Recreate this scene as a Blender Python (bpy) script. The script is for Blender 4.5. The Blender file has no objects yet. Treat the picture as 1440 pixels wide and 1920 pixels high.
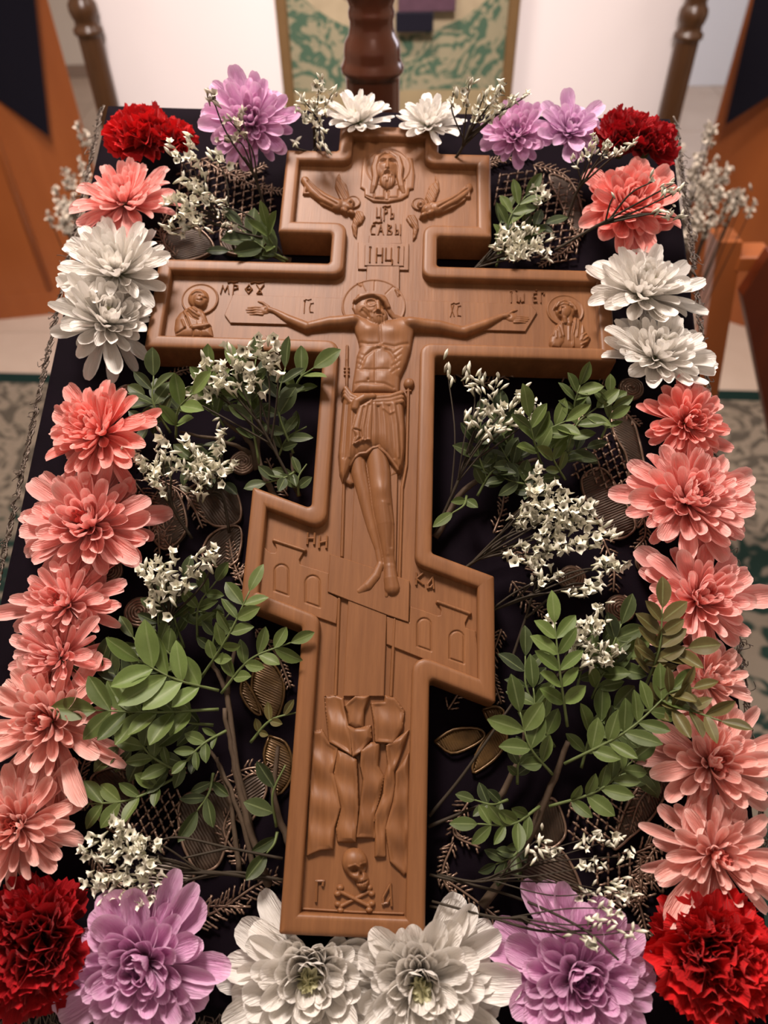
import bpy, bmesh, math, random
import numpy as np
from mathutils import Vector, Matrix, Quaternion, noise as mnoise

random.seed(11)
RNG = np.random.default_rng(11)
scene = bpy.context.scene
COL = scene.collection
PI = math.pi

# ------------------------------------------------------------------ frames
# K = frame of the sloping lectern top: x across, y up the slope, z off the velvet.  The cross lies square on it.
THICK = 0.024                                        # thickness of the carved cross
RK = Matrix(((0.999246, 0.038327, -0.006184), (-0.033815, 0.937485, 0.346379), (0.019073, -0.345909, 0.938074)))   # camera axes in K
CK = Vector((0.01555, 0.06427, 0.41378 + THICK))     # camera in K
TILT = 0.418706                                      # slope of the lectern top
YAW = Matrix(((0.998488, 0.054975, 0), (-0.054975, 0.998488, 0), (0, 0, 1)))
SLOPE = Matrix(((1, 0, 0), (0, math.cos(TILT), -math.sin(TILT)), (0, math.sin(TILT), math.cos(TILT))))
ROT = SLOPE @ YAW
ORIGIN = Vector((0, 0, 1.08))
MK = Matrix.Translation(ORIGIN) @ ROT.to_4x4()       # K -> world
FOC = 1441.0

# ------------------------------------------------------------------ camera, light, exposure
cam = bpy.data.cameras.new('camera')
cam_o = bpy.data.objects.new('camera', cam)
COL.objects.link(cam_o)
cam.sensor_fit = 'VERTICAL'
cam.sensor_height = 36
cam.sensor_width = 27
cam.lens = FOC / 1920 * 36
cam.clip_start = 0.02
cam.dof.use_dof = True
cam.dof.focus_distance = 0.43
cam.dof.aperture_fstop = 7.5
cam_rot = ROT @ RK.transposed()
cam_o.matrix_world = Matrix.Translation(MK @ CK) @ cam_rot.to_4x4()
scene.camera = cam_o

world = bpy.data.worlds.new('world')
scene.world = world
world.use_nodes = True
world.node_tree.nodes['Background'].inputs[0].default_value = (1.0, 0.90, 0.84, 1)
world.node_tree.nodes['Background'].inputs[1].default_value = 0.15

scene.view_settings.view_transform = 'Standard'
scene.view_settings.look = 'None'
scene.view_settings.gamma = 1.0
scene.view_settings.use_curve_mapping = False
scene.view_settings.exposure = 0.15


def area_light(name, loc, target, size, power, colour, sizey=None):
    l = bpy.data.lights.new(name, 'AREA')
    l.energy = power
    l.color = colour
    l.size = size
    if sizey:
        l.shape = 'RECTANGLE'
        l.size_y = sizey
    o = bpy.data.objects.new(name, l)
    COL.objects.link(o)
    o.location = loc
    o.rotation_euler = (Vector(target) - Vector(loc)).to_track_quat('-Z', 'Y').to_euler()
    return o


area_light('overhead_lamp_or_fill', (-0.32, 0.88, 2.75), (0, 0.2, 1.1), 0.42, 50, (1.0, 0.87, 0.79))
back = area_light('added_back_fill', (0.0, -0.5, 2.95), (0, 2.3, 0.75), 0.35, 8, (1.0, 0.88, 0.85))  # added narrow fill that brightens the white table front, no real fitting
back.data.spread = math.radians(46)
area_light('overhead_lamp_or_fill', (0.3, -1.4, 2.95), (0, 0.4, 0.9), 0.9, 4, (1.0, 0.88, 0.80))  # weak fill added behind the camera, not a lamp of the room
area_light('overhead_lamp_or_fill', (-1.9, 1.5, 2.9), (-1.3, 2.0, 0.2), 0.6, 20, (1.0, 0.88, 0.80))  # added fill to lift the floor and stand on the left
area_light('overhead_lamp_or_fill', (1.9, 1.4, 2.9), (1.2, 1.8, 0.2), 0.6, 22, (1.0, 0.89, 0.82))  # added counterpart brightening the right stand and the floor there
area_light('window_daylight', (2.9, 3.4, 1.7), (0.4, 2.2, 0.9), 1.2, 34, (0.80, 0.86, 1.0))


# ------------------------------------------------------------------ helpers
def rgb(r, g, b):
    f = lambda c: c / 12.92 if c <= 0.04045 else ((c + 0.055) / 1.055) ** 2.4
    return (f(r / 255), f(g / 255), f(b / 255), 1.0)


class NT:
    """small node-tree helper"""
    def __init__(self, name):
        self.m = bpy.data.materials.new(name)
        self.m.use_nodes = True
        self.t = self.m.node_tree
        self.b = self.t.nodes['Principled BSDF']
        self.out = self.t.nodes['Material Output']

    def n(self, kind, **kw):
        nd = self.t.nodes.new(kind)
        for k, v in kw.items():
            setattr(nd, k, v)
        return nd

    def link(self, a, b):
        self.t.links.new(a, b)

    def put(self, sock, v):
        if hasattr(v, 'is_output'):
            self.link(v, sock)
        else:
            sock.default_value = v

    def mix(self, fac, a, b, mode='MIX'):
        nd = self.n('ShaderNodeMix', data_type='RGBA', blend_type=mode)
        self.put(nd.inputs[0], fac)
        self.put(nd.inputs[6], a)
        self.put(nd.inputs[7], b)
        return nd.outputs[2]

    def math(self, op, a, b=0.0, c=0.0, clamp=False):
        nd = self.n('ShaderNodeMath', operation=op, use_clamp=clamp)
        self.put(nd.inputs[0], a)
        self.put(nd.inputs[1], b)
        self.put(nd.inputs[2], c)
        return nd.outputs[0]

    def ramp(self, fac, stops, interp='LINEAR'):
        nd = self.n('ShaderNodeValToRGB')
        cr = nd.color_ramp
        cr.interpolation = interp
        while len(cr.elements) < len(stops):
            cr.elements.new(0.5)
        for e, (p, c) in zip(cr.elements, stops):
            e.position = p
            e.color = c if len(c) == 4 else (*c, 1)
        self.link(fac, nd.inputs[0])
        return nd.outputs[0]

    def coords(self, kind='Object', scale=(1, 1, 1), rot=(0, 0, 0)):
        tc = self.n('ShaderNodeTexCoord')
        mp = self.n('ShaderNodeMapping')
        mp.inputs['Scale'].default_value = scale
        mp.inputs['Rotation'].default_value = rot
        self.link(tc.outputs[kind], mp.inputs[0])
        return mp.outputs[0]

    def noise(self, vec, scale, detail=4, rough=0.55, dist=0.0):
        nd = self.n('ShaderNodeTexNoise')
        self.link(vec, nd.inputs['Vector'])
        nd.inputs['Scale'].default_value = scale
        nd.inputs['Detail'].default_value = detail
        nd.inputs['Roughness'].default_value = rough
        nd.inputs['Distortion'].default_value = dist
        return nd.outputs[0]

    def bump(self, h, strength, dist):
        nd = self.n('ShaderNodeBump')
        nd.inputs['Strength'].default_value = strength
        nd.inputs['Distance'].default_value = dist
        self.link(h, nd.inputs['Height'])
        self.link(nd.outputs[0], self.b.inputs['Normal'])

    def set(self, color=None, rough=None, metal=None, spec=None, sheen=None, coat=None):
        if color is not None:
            self.put(self.b.inputs['Base Color'], color)
        if rough is not None:
            self.put(self.b.inputs['Roughness'], rough)
        if metal is not None:
            self.b.inputs['Metallic'].default_value = metal
        if spec is not None:
            self.b.inputs['Specular IOR Level'].default_value = spec
        if sheen is not None:
            self.b.inputs['Sheen Weight'].default_value = sheen
        if coat is not None:
            self.b.inputs['Coat Weight'].default_value = coat
        return self


def wood_mat(name, dark, light, grain=(90, 5, 90), rough=0.42, spec=0.4, rot=(0, 0, 0), fine=0.35):
    w = NT(name)
    v = w.coords('Object', grain, rot)
    a = w.noise(v, 1.0, 5, 0.6, 0.3)
    v2 = w.coords('Object', tuple(g * 6 for g in grain), rot)
    b = w.noise(v2, 1.0, 3, 0.6)
    c = w.mix(w.math('SMOOTHSTEP', a, 0.3, 0.7) if False else a, dark, light)
    f = w.math('MULTIPLY', w.math('SUBTRACT', b, 0.5), fine)
    c2 = w.mix(w.math('ADD', f, 0.12, clamp=True), c, dark)
    w.set(c2, rough, 0, spec)
    w.bump(b, 0.12, 0.0006)
    return w.m


def plain_mat(name, color, rough=0.5, metal=0.0, spec=0.5, noise_amt=0.0, nscale=40):
    w = NT(name)
    c = color
    if noise_amt:
        nz = w.noise(w.coords('Object'), nscale, 4)
        c = w.mix(w.math('MULTIPLY', nz, noise_amt), color, tuple(x * 0.35 for x in color[:3]) + (1,))
    w.set(c, rough, metal, spec)
    return w.m


def mesh_from(name, V, F, smooth=True):
    me = bpy.data.meshes.new(name)
    me.from_pydata([tuple(v) for v in V], [], [tuple(f) for f in F])
    if smooth:
        me.polygons.foreach_set('use_smooth', [True] * len(me.polygons))
    me.update()
    return me


def new(name, me, mat=None, parent=None, matrix=None):
    if mat is not None and not me.materials:
        me.materials.append(mat)
    o = bpy.data.objects.new(name, me)
    COL.objects.link(o)
    if parent is not None:
        o.parent = parent
    if matrix is not None:
        o.matrix_basis = matrix
    return o


def empty(name, matrix=None, parent=None):
    o = bpy.data.objects.new(name, None)
    o.empty_display_size = 0.02
    COL.objects.link(o)
    if parent is not None:
        o.parent = parent
    if matrix is not None:
        o.matrix_basis = matrix
    return o


def tag(o, label=None, cat=None, group=None, kind=None):
    if label:
        o['label'] = label
    if cat:
        o['category'] = cat
    if group:
        o['group'] = group
    if kind:
        o['kind'] = kind
    return o


class MB:
    """collects vertices and faces of one mesh"""
    def __init__(self):
        self.V, self.F = [], []

    def add(self, V, F):
        n = len(self.V)
        self.V += [tuple(v) for v in V]
        self.F += [tuple(i + n for i in f) for f in F]

    def box(self, lo, hi, M=None, bev=0.0):
        if bev <= 0:
            V = [Vector((x, y, z)) for x in (lo[0], hi[0]) for y in (lo[1], hi[1]) for z in (lo[2], hi[2])]
            F = [(0, 1, 3, 2), (4, 6, 7, 5), (0, 4, 5, 1), (2, 3, 7, 6), (0, 2, 6, 4), (1, 5, 7, 3)]
        else:
            bm = bmesh.new()
            bmesh.ops.create_cube(bm, size=1)
            for v in bm.verts:
                v.co = Vector([lo[i] + (v.co[i] + 0.5) * (hi[i] - lo[i]) for i in range(3)])
            bmesh.ops.bevel(bm, geom=bm.edges[:], offset=bev, segments=2, affect='EDGES', profile=0.5)
            V = [v.co.copy() for v in bm.verts]
            bm.verts.index_update()
            F = [[v.index for v in f.verts] for f in bm.faces]
            bm.free()
        if M is not None:
            V = [M @ Vector(v) for v in V]
        self.add(V, F)

    def tube(self, pts, radii, sides=6, cap=True):
        pts = [Vector(p) for p in pts]
        if not hasattr(radii, '__len__'):
            radii = [radii] * len(pts)
        n = len(pts)
        up = None
        V, F = [], []
        for i, p in enumerate(pts):
            d = (pts[min(i + 1, n - 1)] - pts[max(i - 1, 0)])
            if d.length < 1e-9:
                d = Vector((0, 0, 1))
            d.normalize()
            if up is None:
                up = d.orthogonal().normalized()
            else:
                up = (up - d * up.dot(d))
                up = up.normalized() if up.length > 1e-6 else d.orthogonal().normalized()
            s = d.cross(up)
            for k in range(sides):
                a = 2 * PI * k / sides
                V.append(p + (up * math.cos(a) + s * math.sin(a)) * radii[i])
        for i in range(n - 1):
            for k in range(sides):
                k2 = (k + 1) % sides
                F.append((i * sides + k, i * sides + k2, (i + 1) * sides + k2, (i + 1) * sides + k))
        if cap:
            F.append(tuple(range(sides - 1, -1, -1)))
            F.append(tuple((n - 1) * sides + k for k in range(sides)))
        self.add(V, F)

    def lathe(self, prof, sides=32, flutes=0, depth=0.0, zr=None):
        V, F = [], []
        for (r, z) in prof:
            for k in range(sides):
                a = 2 * PI * k / sides
                rr = r
                if flutes and zr and zr[0] <= z <= zr[1]:
                    rr = r - depth * (0.5 + 0.5 * math.cos(a * flutes))
                V.append((rr * math.cos(a), rr * math.sin(a), z))
        for i in range(len(prof) - 1):
            for k in range(sides):
                k2 = (k + 1) % sides
                F.append((i * sides + k, i * sides + k2, (i + 1) * sides + k2, (i + 1) * sides + k))
        F.append(tuple(range(sides - 1, -1, -1)))
        F.append(tuple((len(prof) - 1) * sides + k for k in range(sides)))
        self.add(V, F)

    def prism(self, poly, z0, z1, M=None):
        n = len(poly)
        V = [Vector((x, y, z0)) for x, y in poly] + [Vector((x, y, z1)) for x, y in poly]
        area = sum(poly[i][0] * poly[(i + 1) % n][1] - poly[(i + 1) % n][0] * poly[i][1] for i in range(n))
        F = [tuple(range(n - 1, -1, -1)), tuple(range(n, 2 * n))]
        F += [(i, (i + 1) % n, n + (i + 1) % n, n + i) for i in range(n)]
        if area < 0:
            F = [tuple(reversed(f)) for f in F]
        if M is not None:
            V = [M @ v for v in V]
        self.add(V, F)

    def mesh(self, name, smooth=True):
        return mesh_from(name, self.V, self.F, smooth)

    def build(self, name, mat, parent=None, matrix=None, smooth=True):
        return new(name, self.mesh(name, smooth), mat, parent, matrix)


def autosmooth(o, angle=0.6):
    """mark edges sharp by angle so bevels stay crisp"""
    bm = bmesh.new()
    bm.from_mesh(o.data)
    for e in bm.edges:
        if len(e.link_faces) == 2 and e.calc_face_angle(0) > angle:
            e.smooth = False
    bm.to_mesh(o.data)
    bm.free()
    return o


def catmull(P, n=6):
    P = [Vector(p) for p in P]
    if len(P) < 3:
        return [P[0].lerp(P[-1], i / n) for i in range(n + 1)]
    out = []
    Q = [P[0] * 2 - P[1]] + P + [P[-1] * 2 - P[-2]]
    for i in range(1, len(Q) - 2):
        a, b, c, d = Q[i - 1:i + 3]
        for k in range(n):
            t = k / n
            out.append(0.5 * ((2 * b) + (c - a) * t + (2 * a - 5 * b + 4 * c - d) * t * t + (3 * b - a - 3 * c + d) * t ** 3))
    out.append(P[-1])
    return out


def at(px, py, h=0.0):
    """a point measured in the photograph, h metres above the velvet, in the lectern's own frame"""
    d = RK.transposed() @ Vector((px - 720, 960 - py, -FOC))
    return CK + d * ((h - CK.z) / d.z)


def ppm(p):
    """photograph pixels per metre at a point of the lectern frame"""
    return FOC / -(RK @ (Vector(p) - CK)).z


# ------------------------------------------------------------------ materials
M = {}
M['wood'] = wood_mat('carved_wood', rgb(92, 57, 33), rgb(146, 99, 62), (110, 7, 60), 0.44, 0.26, fine=0.8)
M['orange_wood'] = wood_mat('orange_wood', rgb(140, 72, 32), rgb(182, 106, 54), (8, 8, 1.2), 0.32, 0.5)
M['dark_wood'] = wood_mat('dark_turned_wood', rgb(50, 30, 16), rgb(84, 54, 30), (60, 60, 6), 0.3, 0.5)
M['stool_wood'] = wood_mat('stool_wood', rgb(84, 32, 14), rgb(120, 52, 22), (30, 30, 3), 0.4, 0.45)
M['bronze'] = plain_mat('lacquered_bronze', rgb(84, 46, 30), 0.2, 0.35, 0.8)
M['black_cloth'] = NT('black_cloth').set(rgb(18, 16, 26), 0.9, 0, 0.1, 0.1).m
M['white_cloth'] = plain_mat('white_cloth', rgb(222, 212, 210), 0.8, 0, 0.2)
M['plaster'] = plain_mat('plaster', rgb(226, 216, 204), 0.85, 0, 0.2)
M['gilt'] = plain_mat('gilt_frame', rgb(120, 92, 58), 0.45, 0.3, 0.5, 0.4, 60)


def velvet_mat():
    w = NT('purple_black_velvet')
    nz = w.noise(w.coords('Object'), 35, 4, 0.6)
    w.set(w.mix(nz, rgb(10, 6, 10), rgb(20, 12, 20)), 0.9, 0, 0.06, 0.04)
    w.b.inputs['Sheen Roughness'].default_value = 0.4
    w.b.inputs['Sheen Tint'].default_value = rgb(120, 70, 110)
    fine = w.noise(w.coords('Object'), 1800, 2, 0.5)
    w.bump(fine, 0.25, 0.0004)
    return w.m


M['velvet'] = velvet_mat()


def thread_mat(name, a, b, metal=0.45, rough=0.34):
    w = NT(name)
    nz = w.noise(w.coords('Object'), 260, 3)
    w.set(w.mix(nz, a, b), rough, metal, 0.6)
    return w.m


M['bullion'] = thread_mat('tarnished_bullion', rgb(92, 74, 62), rgb(146, 118, 98))
M['gold'] = thread_mat('old_gold_thread', rgb(62, 44, 26), rgb(118, 88, 48))
M['satin'] = thread_mat('satin_stitch', rgb(40, 30, 24), rgb(84, 66, 50), 0.35, 0.45)
M['lace'] = thread_mat('metal_lace', rgb(70, 60, 54), rgb(128, 112, 100), 0.5, 0.45)


def tile_mat():
    w = NT('beige_floor_tile')
    nz = w.noise(w.coords('Object'), 5, 5, 0.6, 0.4)
    w.set(w.mix(nz, rgb(186, 164, 148), rgb(214, 196, 180)), 0.35, 0, 0.4)
    return w.m


M['tile'] = tile_mat()


def scroll_fac(w, scale, vec=None):
    """flowing arabesque bands"""
    v = vec or w.coords('Object', (1, 1, 1))
    a = w.noise(v, scale, 3, 0.45, 1.6)
    s = w.math('SINE', w.math('MULTIPLY', a, 34.0))
    b = w.noise(v, scale * 2.2, 2, 0.5, 0.8)
    s2 = w.math('SINE', w.math('MULTIPLY', b, 30.0))
    return w.math('ADD', w.math('MULTIPLY', s, 0.6), w.math('MULTIPLY', s2, 0.4))


def rug_mat():
    w = NT('green_scroll_carpet')
    tc = w.n('ShaderNodeTexCoord')
    sep = w.n('ShaderNodeSeparateXYZ')
    w.link(tc.outputs['Object'], sep.inputs[0])
    x, y = sep.outputs[0], sep.outputs[1]
    fac = scroll_fac(w, 3.2)
    f = w.math('MULTIPLY_ADD', fac, 2.2, 0.35, clamp=True)
    field = w.mix(f, rgb(36, 56, 50), rgb(136, 124, 110))
    # border: distance from the carpet's far edge (local y = 0)
    near_edge = w.math('LESS_THAN', w.math('ABSOLUTE', y), 0.055)
    bf = scroll_fac(w, 5.0)
    band = w.mix(w.math('MULTIPLY_ADD', bf, 1.6, 0.62, clamp=True), rgb(98, 90, 80), rgb(154, 140, 124))
    inband = w.math('LESS_THAN', w.math('ABSOLUTE', y), 0.62)
    c = w.mix(inband, field, band)
    # dark green pools in the field to the right
    c = w.mix(near_edge, c, rgb(24, 48, 44))
    nz = w.noise(w.coords('Object'), 400, 2)
    c = w.mix(w.math('MULTIPLY', nz, 0.35), c, rgb(30, 32, 30))
    w.set(c, 0.95, 0, 0.1)
    w.bump(nz, 0.3, 0.003)
    return w.m


M['rug'] = rug_mat()


def brocade_mat():
    w = NT('green_brocade')
    tc = w.n('ShaderNodeTexCoord')
    sep = w.n('ShaderNodeSeparateXYZ')
    w.link(tc.outputs['Object'], sep.inputs[0])
    x, z = sep.outputs[0], sep.outputs[2]
    fac = scroll_fac(w, 9.0)
    f = w.math('MULTIPLY_ADD', fac, 2.4, 0.42, clamp=True)
    c = w.mix(f, rgb(62, 84, 66), rgb(130, 122, 98))
    # a big oval medallion drawn in cream ribbons at the top
    dx = w.math('DIVIDE', x, 0.30)
    dz = w.math('DIVIDE', w.math('SUBTRACT', z, 0.48), 0.26)
    r = w.math('SQRT', w.math('ADD', w.math('MULTIPLY', dx, dx), w.math('MULTIPLY', dz, dz)))
    ring = w.math('LESS_THAN', w.math('ABSOLUTE', w.math('SUBTRACT', r, 0.93)), 0.09)
    ring2 = w.math('LESS_THAN', w.math('ABSOLUTE', w.math('SUBTRACT', r, 0.72)), 0.03)
    inside = w.math('LESS_THAN', r, 0.84)
    c = w.mix(inside, c, w.mix(f, rgb(98, 84, 66), rgb(140, 122, 98)))
    nz = w.noise(w.coords('Object'), 24, 3)
    cream = w.mix(nz, rgb(132, 118, 94), rgb(166, 150, 122))
    c = w.mix(w.math('MAXIMUM', ring, ring2), c, cream)
    low = w.math('LESS_THAN', z, 0.095)
    c = w.mix(low, c, w.mix(nz, rgb(124, 108, 80), rgb(148, 132, 100)))
    w.set(c, 0.75, 0, 0.25)
    return w.m


M['brocade'] = brocade_mat()

# ------------------------------------------------------------------ the room
def structure(o):
    o['kind'] = 'structure'
    return o


structure(empty('floor'))
floor = bpy.data.objects['floor']
sub = MB()
sub.box((-3.4, -2.4, -0.06), (3.4, 5.4, -0.012))
sub.build('screed', plain_mat('screed', rgb(120, 106, 94), 0.9), floor)
tile_me = MB()
tile_me.box((-0.298, -0.298, -0.012), (0.298, 0.298, 0.0), bev=0.002)
tile_me = tile_me.mesh('tile', smooth=False)
for i in range(-5, 6):
    for j in range(-2, 9):
        if j < 2:
            continue
        t = new('tile', tile_me, M['tile'], floor, Matrix.Translation((i * 0.6 - 0.12, j * 0.6 + 0.18, RNG.uniform(-0.0006, 0.0006))))
for nm, lo, hi in (('wall_front', (-3.4, 5.15, 0), (3.4, 5.3, 3.1)), ('wall_left', (-3.4, -2.4, 0), (-3.25, 5.15, 3.1)),
                   ('wall_right', (3.25, -2.4, 0), (3.4, 5.15, 3.1)), ('wall_back', (-3.4, -2.55, 0), (3.4, -2.4, 3.1)),
                   ('ceiling', (-3.4, -2.4, 3.1), (3.4, 5.3, 3.2))):
    b = MB()
    b.box(lo, hi)
    structure(b.build(nm, M['plaster'], smooth=False))
b = MB()
b.box((-3.25, 5.135, 0.0), (1.7, 5.15, 0.07), bev=0.003)
structure(b.build('baseboard_front', plain_mat('baseboard_paint', rgb(150, 130, 116), 0.6), smooth=False))

# white door frame by the right-hand wall
door = structure(empty('door_1', Matrix.Translation((2.12, 4.9, 0))))
wp = plain_mat('white_door_paint', rgb(226, 230, 238), 0.35)
gp = plain_mat('grey_door_seal', rgb(120, 118, 122), 0.5)
for nm, lo, hi, mm in (('door_jamb', (-0.30, -0.12, 0), (-0.06, 0.22, 2.2), wp), ('seal_strip', (-0.055, -0.10, 0), (-0.025, 0.2, 2.2), gp),
                       ('hinge_stile', (-0.02, -0.09, 0), (0.10, -0.04, 2.2), plain_mat('grey_white_paint', rgb(176, 172, 170), 0.4)),
                       ('door_leaf', (0.11, -0.13, 0.005), (0.95, -0.085, 2.2), wp)):
    b = MB()
    b.box(lo, hi, bev=0.004)
    b.build(nm, mm, door, smooth=False)

# carpet
rug = MB()
rug.box((-2.3, -3.4, 0.0005), (2.3, 0.0, 0.012), bev=0.003)
rug_o = rug.build('carpet', M['rug'], None, Matrix.Translation((0, 1.93, 0)) @ Matrix.Rotation(-0.07, 4, 'Z'), smooth=False)
tag(rug_o, 'dark green carpet with grey beige scrollwork lying on the tiled floor', 'carpet')

# ------------------------------------------------------------------ wooden side stands, left and right
def side_stand(corner, faceA, faceB, h, label, cloth_label, cloth_poly, cloth_frame):
    """box stand seen on its corner: two panelled faces meeting at the corner, plinth and top"""
    c = Vector((*corner, 0))
    a = Vector((*faceA, 0))
    bb = Vector((*faceB, 0))
    d = a + bb - c
    root = empty('wooden_stand', Matrix.Translation(c))
    tag(root, label, 'stand')
    pts = [Vector((0, 0, 0)), a - c, d - c, bb - c]
    area = sum(pts[i].x * pts[(i + 1) % 4].y - pts[(i + 1) % 4].x * pts[i].y for i in range(4))
    cen = sum(pts, Vector()) / 4

    def ring(s):
        return [((cen + (p - cen) * s).x, (cen + (p - cen) * s).y) for p in pts]
    m = MB()
    m.prism(ring(0.985), 0.0, h)
    m.build('body', M['orange_wood'], root, smooth=False)
    m = MB()
    m.prism(ring(1.01), 0.0, 0.10)
    m.build('plinth', M['orange_wood'], root, smooth=False)
    m = MB()
    m.prism(ring(1.05), h, h + 0.03)
    m.build('top_board', M['orange_wood'], root, smooth=False)
    m = MB()
    for p in (pts[0],):
        m.tube([(p.x, p.y, 0.1), (p.x, p.y, h)], 0.012, 8)
    m.build('corner_post', M['orange_wood'], root)
    return root


LS = side_stand((-1.17, 2.40), (-1.75, 2.30), (-0.955, 2.60), 1.22, 'orange wooden box stand under a black cloth, left of the lectern', '', None, None)
RS = side_stand((1.30, 2.235), (1.85, 2.12), (1.075, 2.43), 1.22, 'orange wooden box stand under a black cloth, right of the lectern', '', None, None)


def corner_cloth(name, label, P):
    """a cloth corner hanging as a soft triangle: P lists outline points in world space, front face; gets thickness and folds"""
    m = MB()
    A, B, T = [Vector(p) for p in P]
    n = (B - A).cross(T - A).normalized()
    if n.y > 0:
        n = -n
    N = 14
    V, F, idx = [], [], {}
    for i in range(N + 1):
        for j in range(N + 1 - i):
            u, v = i / N, j / N
            p = A * (1 - u - v) + B * u + T * v
            p = p + n * (0.012 * math.sin(9 * u + 2 * v) * (1 - v) + 0.018)
            idx[i, j] = len(V)
            V.append(p)
    for i in range(N):
        for j in range(N - i):
            F.append((idx[i, j], idx[i + 1, j], idx[i, j + 1]))
            if i + j < N - 1:
                F.append((idx[i + 1, j], idx[i + 1, j + 1], idx[i, j + 1]))
    n0 = len(V)
    V += [p - n * 0.004 for p in V]
    F += [(c + n0, b + n0, a + n0) for a, b, c in F]
    m.add(V, F)
    o = m.build(name, M['black_cloth'])
    tag(o, label, 'cloth')


corner_cloth('black_cloth', 'black cloth corner hanging down the left orange stand', [(-1.62, 2.295, 1.27), (-0.915, 2.55, 1.27), (-1.03, 2.47, 0.60)])
corner_cloth('black_cloth', 'black cloth corner hanging down the right orange stand', [(1.70, 2.10, 1.27), (1.035, 2.34, 1.27), (1.06, 2.30, 0.66)])

# small wooden stool post and leaning board at the right
root = empty('folding_bookstand', Matrix.Translation((0.65, 1.10, 0)))
tag(root, 'brown wooden folding stand with splayed post and plank, right of lectern', 'stand')
UPR = Matrix.Rotation(PI / 2, 4, 'X')
m = MB()
m.prism([(-0.073, 0.902), (-0.032, 0.902), (0.116, 0.014), (0.075, 0.014)], -0.026, 0.026, UPR)
m.build('post', M['orange_wood'], root, smooth=False)
m = MB()
m.prism([(-0.016, 0.819), (0.005, 0.895), (0.057, 0.894), (0.477, 0.014), (0.387, 0.014)], 0.030, 0.055, UPR)
m.build('plank', M['stool_wood'], root, smooth=False)
m = MB()
m.box((-0.03, -0.029, 0.850), (0.03, 0.026, 0.876), bev=0.003)
m.build('cross_rail', M['orange_wood'], root, smooth=False)

# ------------------------------------------------------------------ white altar table with turned posts
table = empty('white_draped_table', Matrix.Translation((0.04, 2.05, 0)))
tag(table, 'white draped table with dark turned corner posts behind the lectern', 'table')
m = MB()
nx, nz = 60, 12
V, F = [], []
for side in (0, 1):
    for j in range(nz + 1):
        for i in range(nx + 1):
            x = -0.70 + 1.43 * i / nx
            z = 0.02 + 1.2 * j / nz
            V.append((x, (0.0 if side == 0 else 0.01) + 0.004 * math.sin(x * 11) * (1 - j / nz), z))
for j in range(nz):
    for i in range(nx):
        a = j * (nx + 1) + i
        F.append((a, a + 1, a + nx + 2, a + nx + 1))
        b2 = a + (nx + 1) * (nz + 1)
        F.append((b2, b2 + nx + 1, b2 + nx + 2, b2 + 1))
m.add(V, F)
m.build('cloth_front', M['white_cloth'], table)
m = MB()
m.box((-0.74, -0.04, 1.22), (0.76, 0.8, 1.26), bev=0.006)
m.build('table_top', M['white_cloth'], table, smooth=False)
post_prof = [(0.034, 0.0), (0.034, 0.02), (0.026, 0.03), (0.026, 0.05), (0.0285, 0.06), (0.0285, 0.95), (0.0285, 0.955), (0.035, 0.958), (0.035, 0.968), (0.028, 0.972),
             (0.027, 0.985), (0.031, 0.992), (0.034, 1.005), (0.033, 1.018), (0.027, 1.026), (0.024, 1.035), (0.028, 1.045), (0.027, 1.055), (0.022, 1.065), (0.021, 1.08), (0.030, 1.10), (0.042, 1.13),
             (0.046, 1.16), (0.040, 1.19), (0.028, 1.215), (0.028, 1.22)]
pm = MB()
pm.lathe(post_prof, 40, 10, 0.005, (0.06, 0.94))
pme = pm.mesh('turned_post')
new('turned_post', pme, M['dark_wood'], table, Matrix.Translation((-0.715, -0.03, 0)) @ Matrix.Diagonal((1, 1, 1.034, 1)))
new('turned_post', pme, M['dark_wood'], table, Matrix.Translation((0.745, -0.03, 0)))

# framed brocade panel leaning on the table front
pan = empty('brocade_panel', Matrix.Translation((0.072, 1.98, 0.60)))
tag(pan, 'green and cream brocade panel in a gilt frame, on the white table front', 'panel')
m = MB()
m.box((-0.262, -0.006, 0.0), (0.262, 0.012, 0.62))
m.build('brocade', M['brocade'], pan, Matrix.Translation((0, 0, 0.17)), smooth=False)
for lo, hi in (((-0.285, -0.018, 0.145), (-0.258, 0.016, 0.82)), ((0.258, -0.018, 0.145), (0.285, 0.016, 0.82)), ((-0.285, -0.018, 0.145), (0.285, 0.016, 0.172)), ((-0.285, -0.018, 0.793), (0.285, 0.016, 0.82))):
    m = MB()
    m.box(lo, hi, bev=0.006)
    m.build('frame_rail', M['gilt'], pan, smooth=False)

# violet ribbon cloth with a black hem hanging over the table front
vr = empty('violet_ribbon', Matrix.Translation((0.142, 1.945, 1.262)))
tag(vr, 'violet ribbon cloth with black hem hanging over the white table front', 'ribbon')
m = MB()
m.box((-0.07, -0.004, -0.222), (0.062, 0.004, 0.0), bev=0.002)
m.build('cloth', plain_mat('violet_cloth', rgb(84, 58, 70), 0.85, 0, 0.2, 0.7, 60), vr, smooth=False)
m = MB()
m.box((-0.076, -0.009, -0.262), (0.012, 0.009, -0.222), bev=0.003)
m.build('hem', M['black_cloth'], vr, smooth=False)

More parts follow.
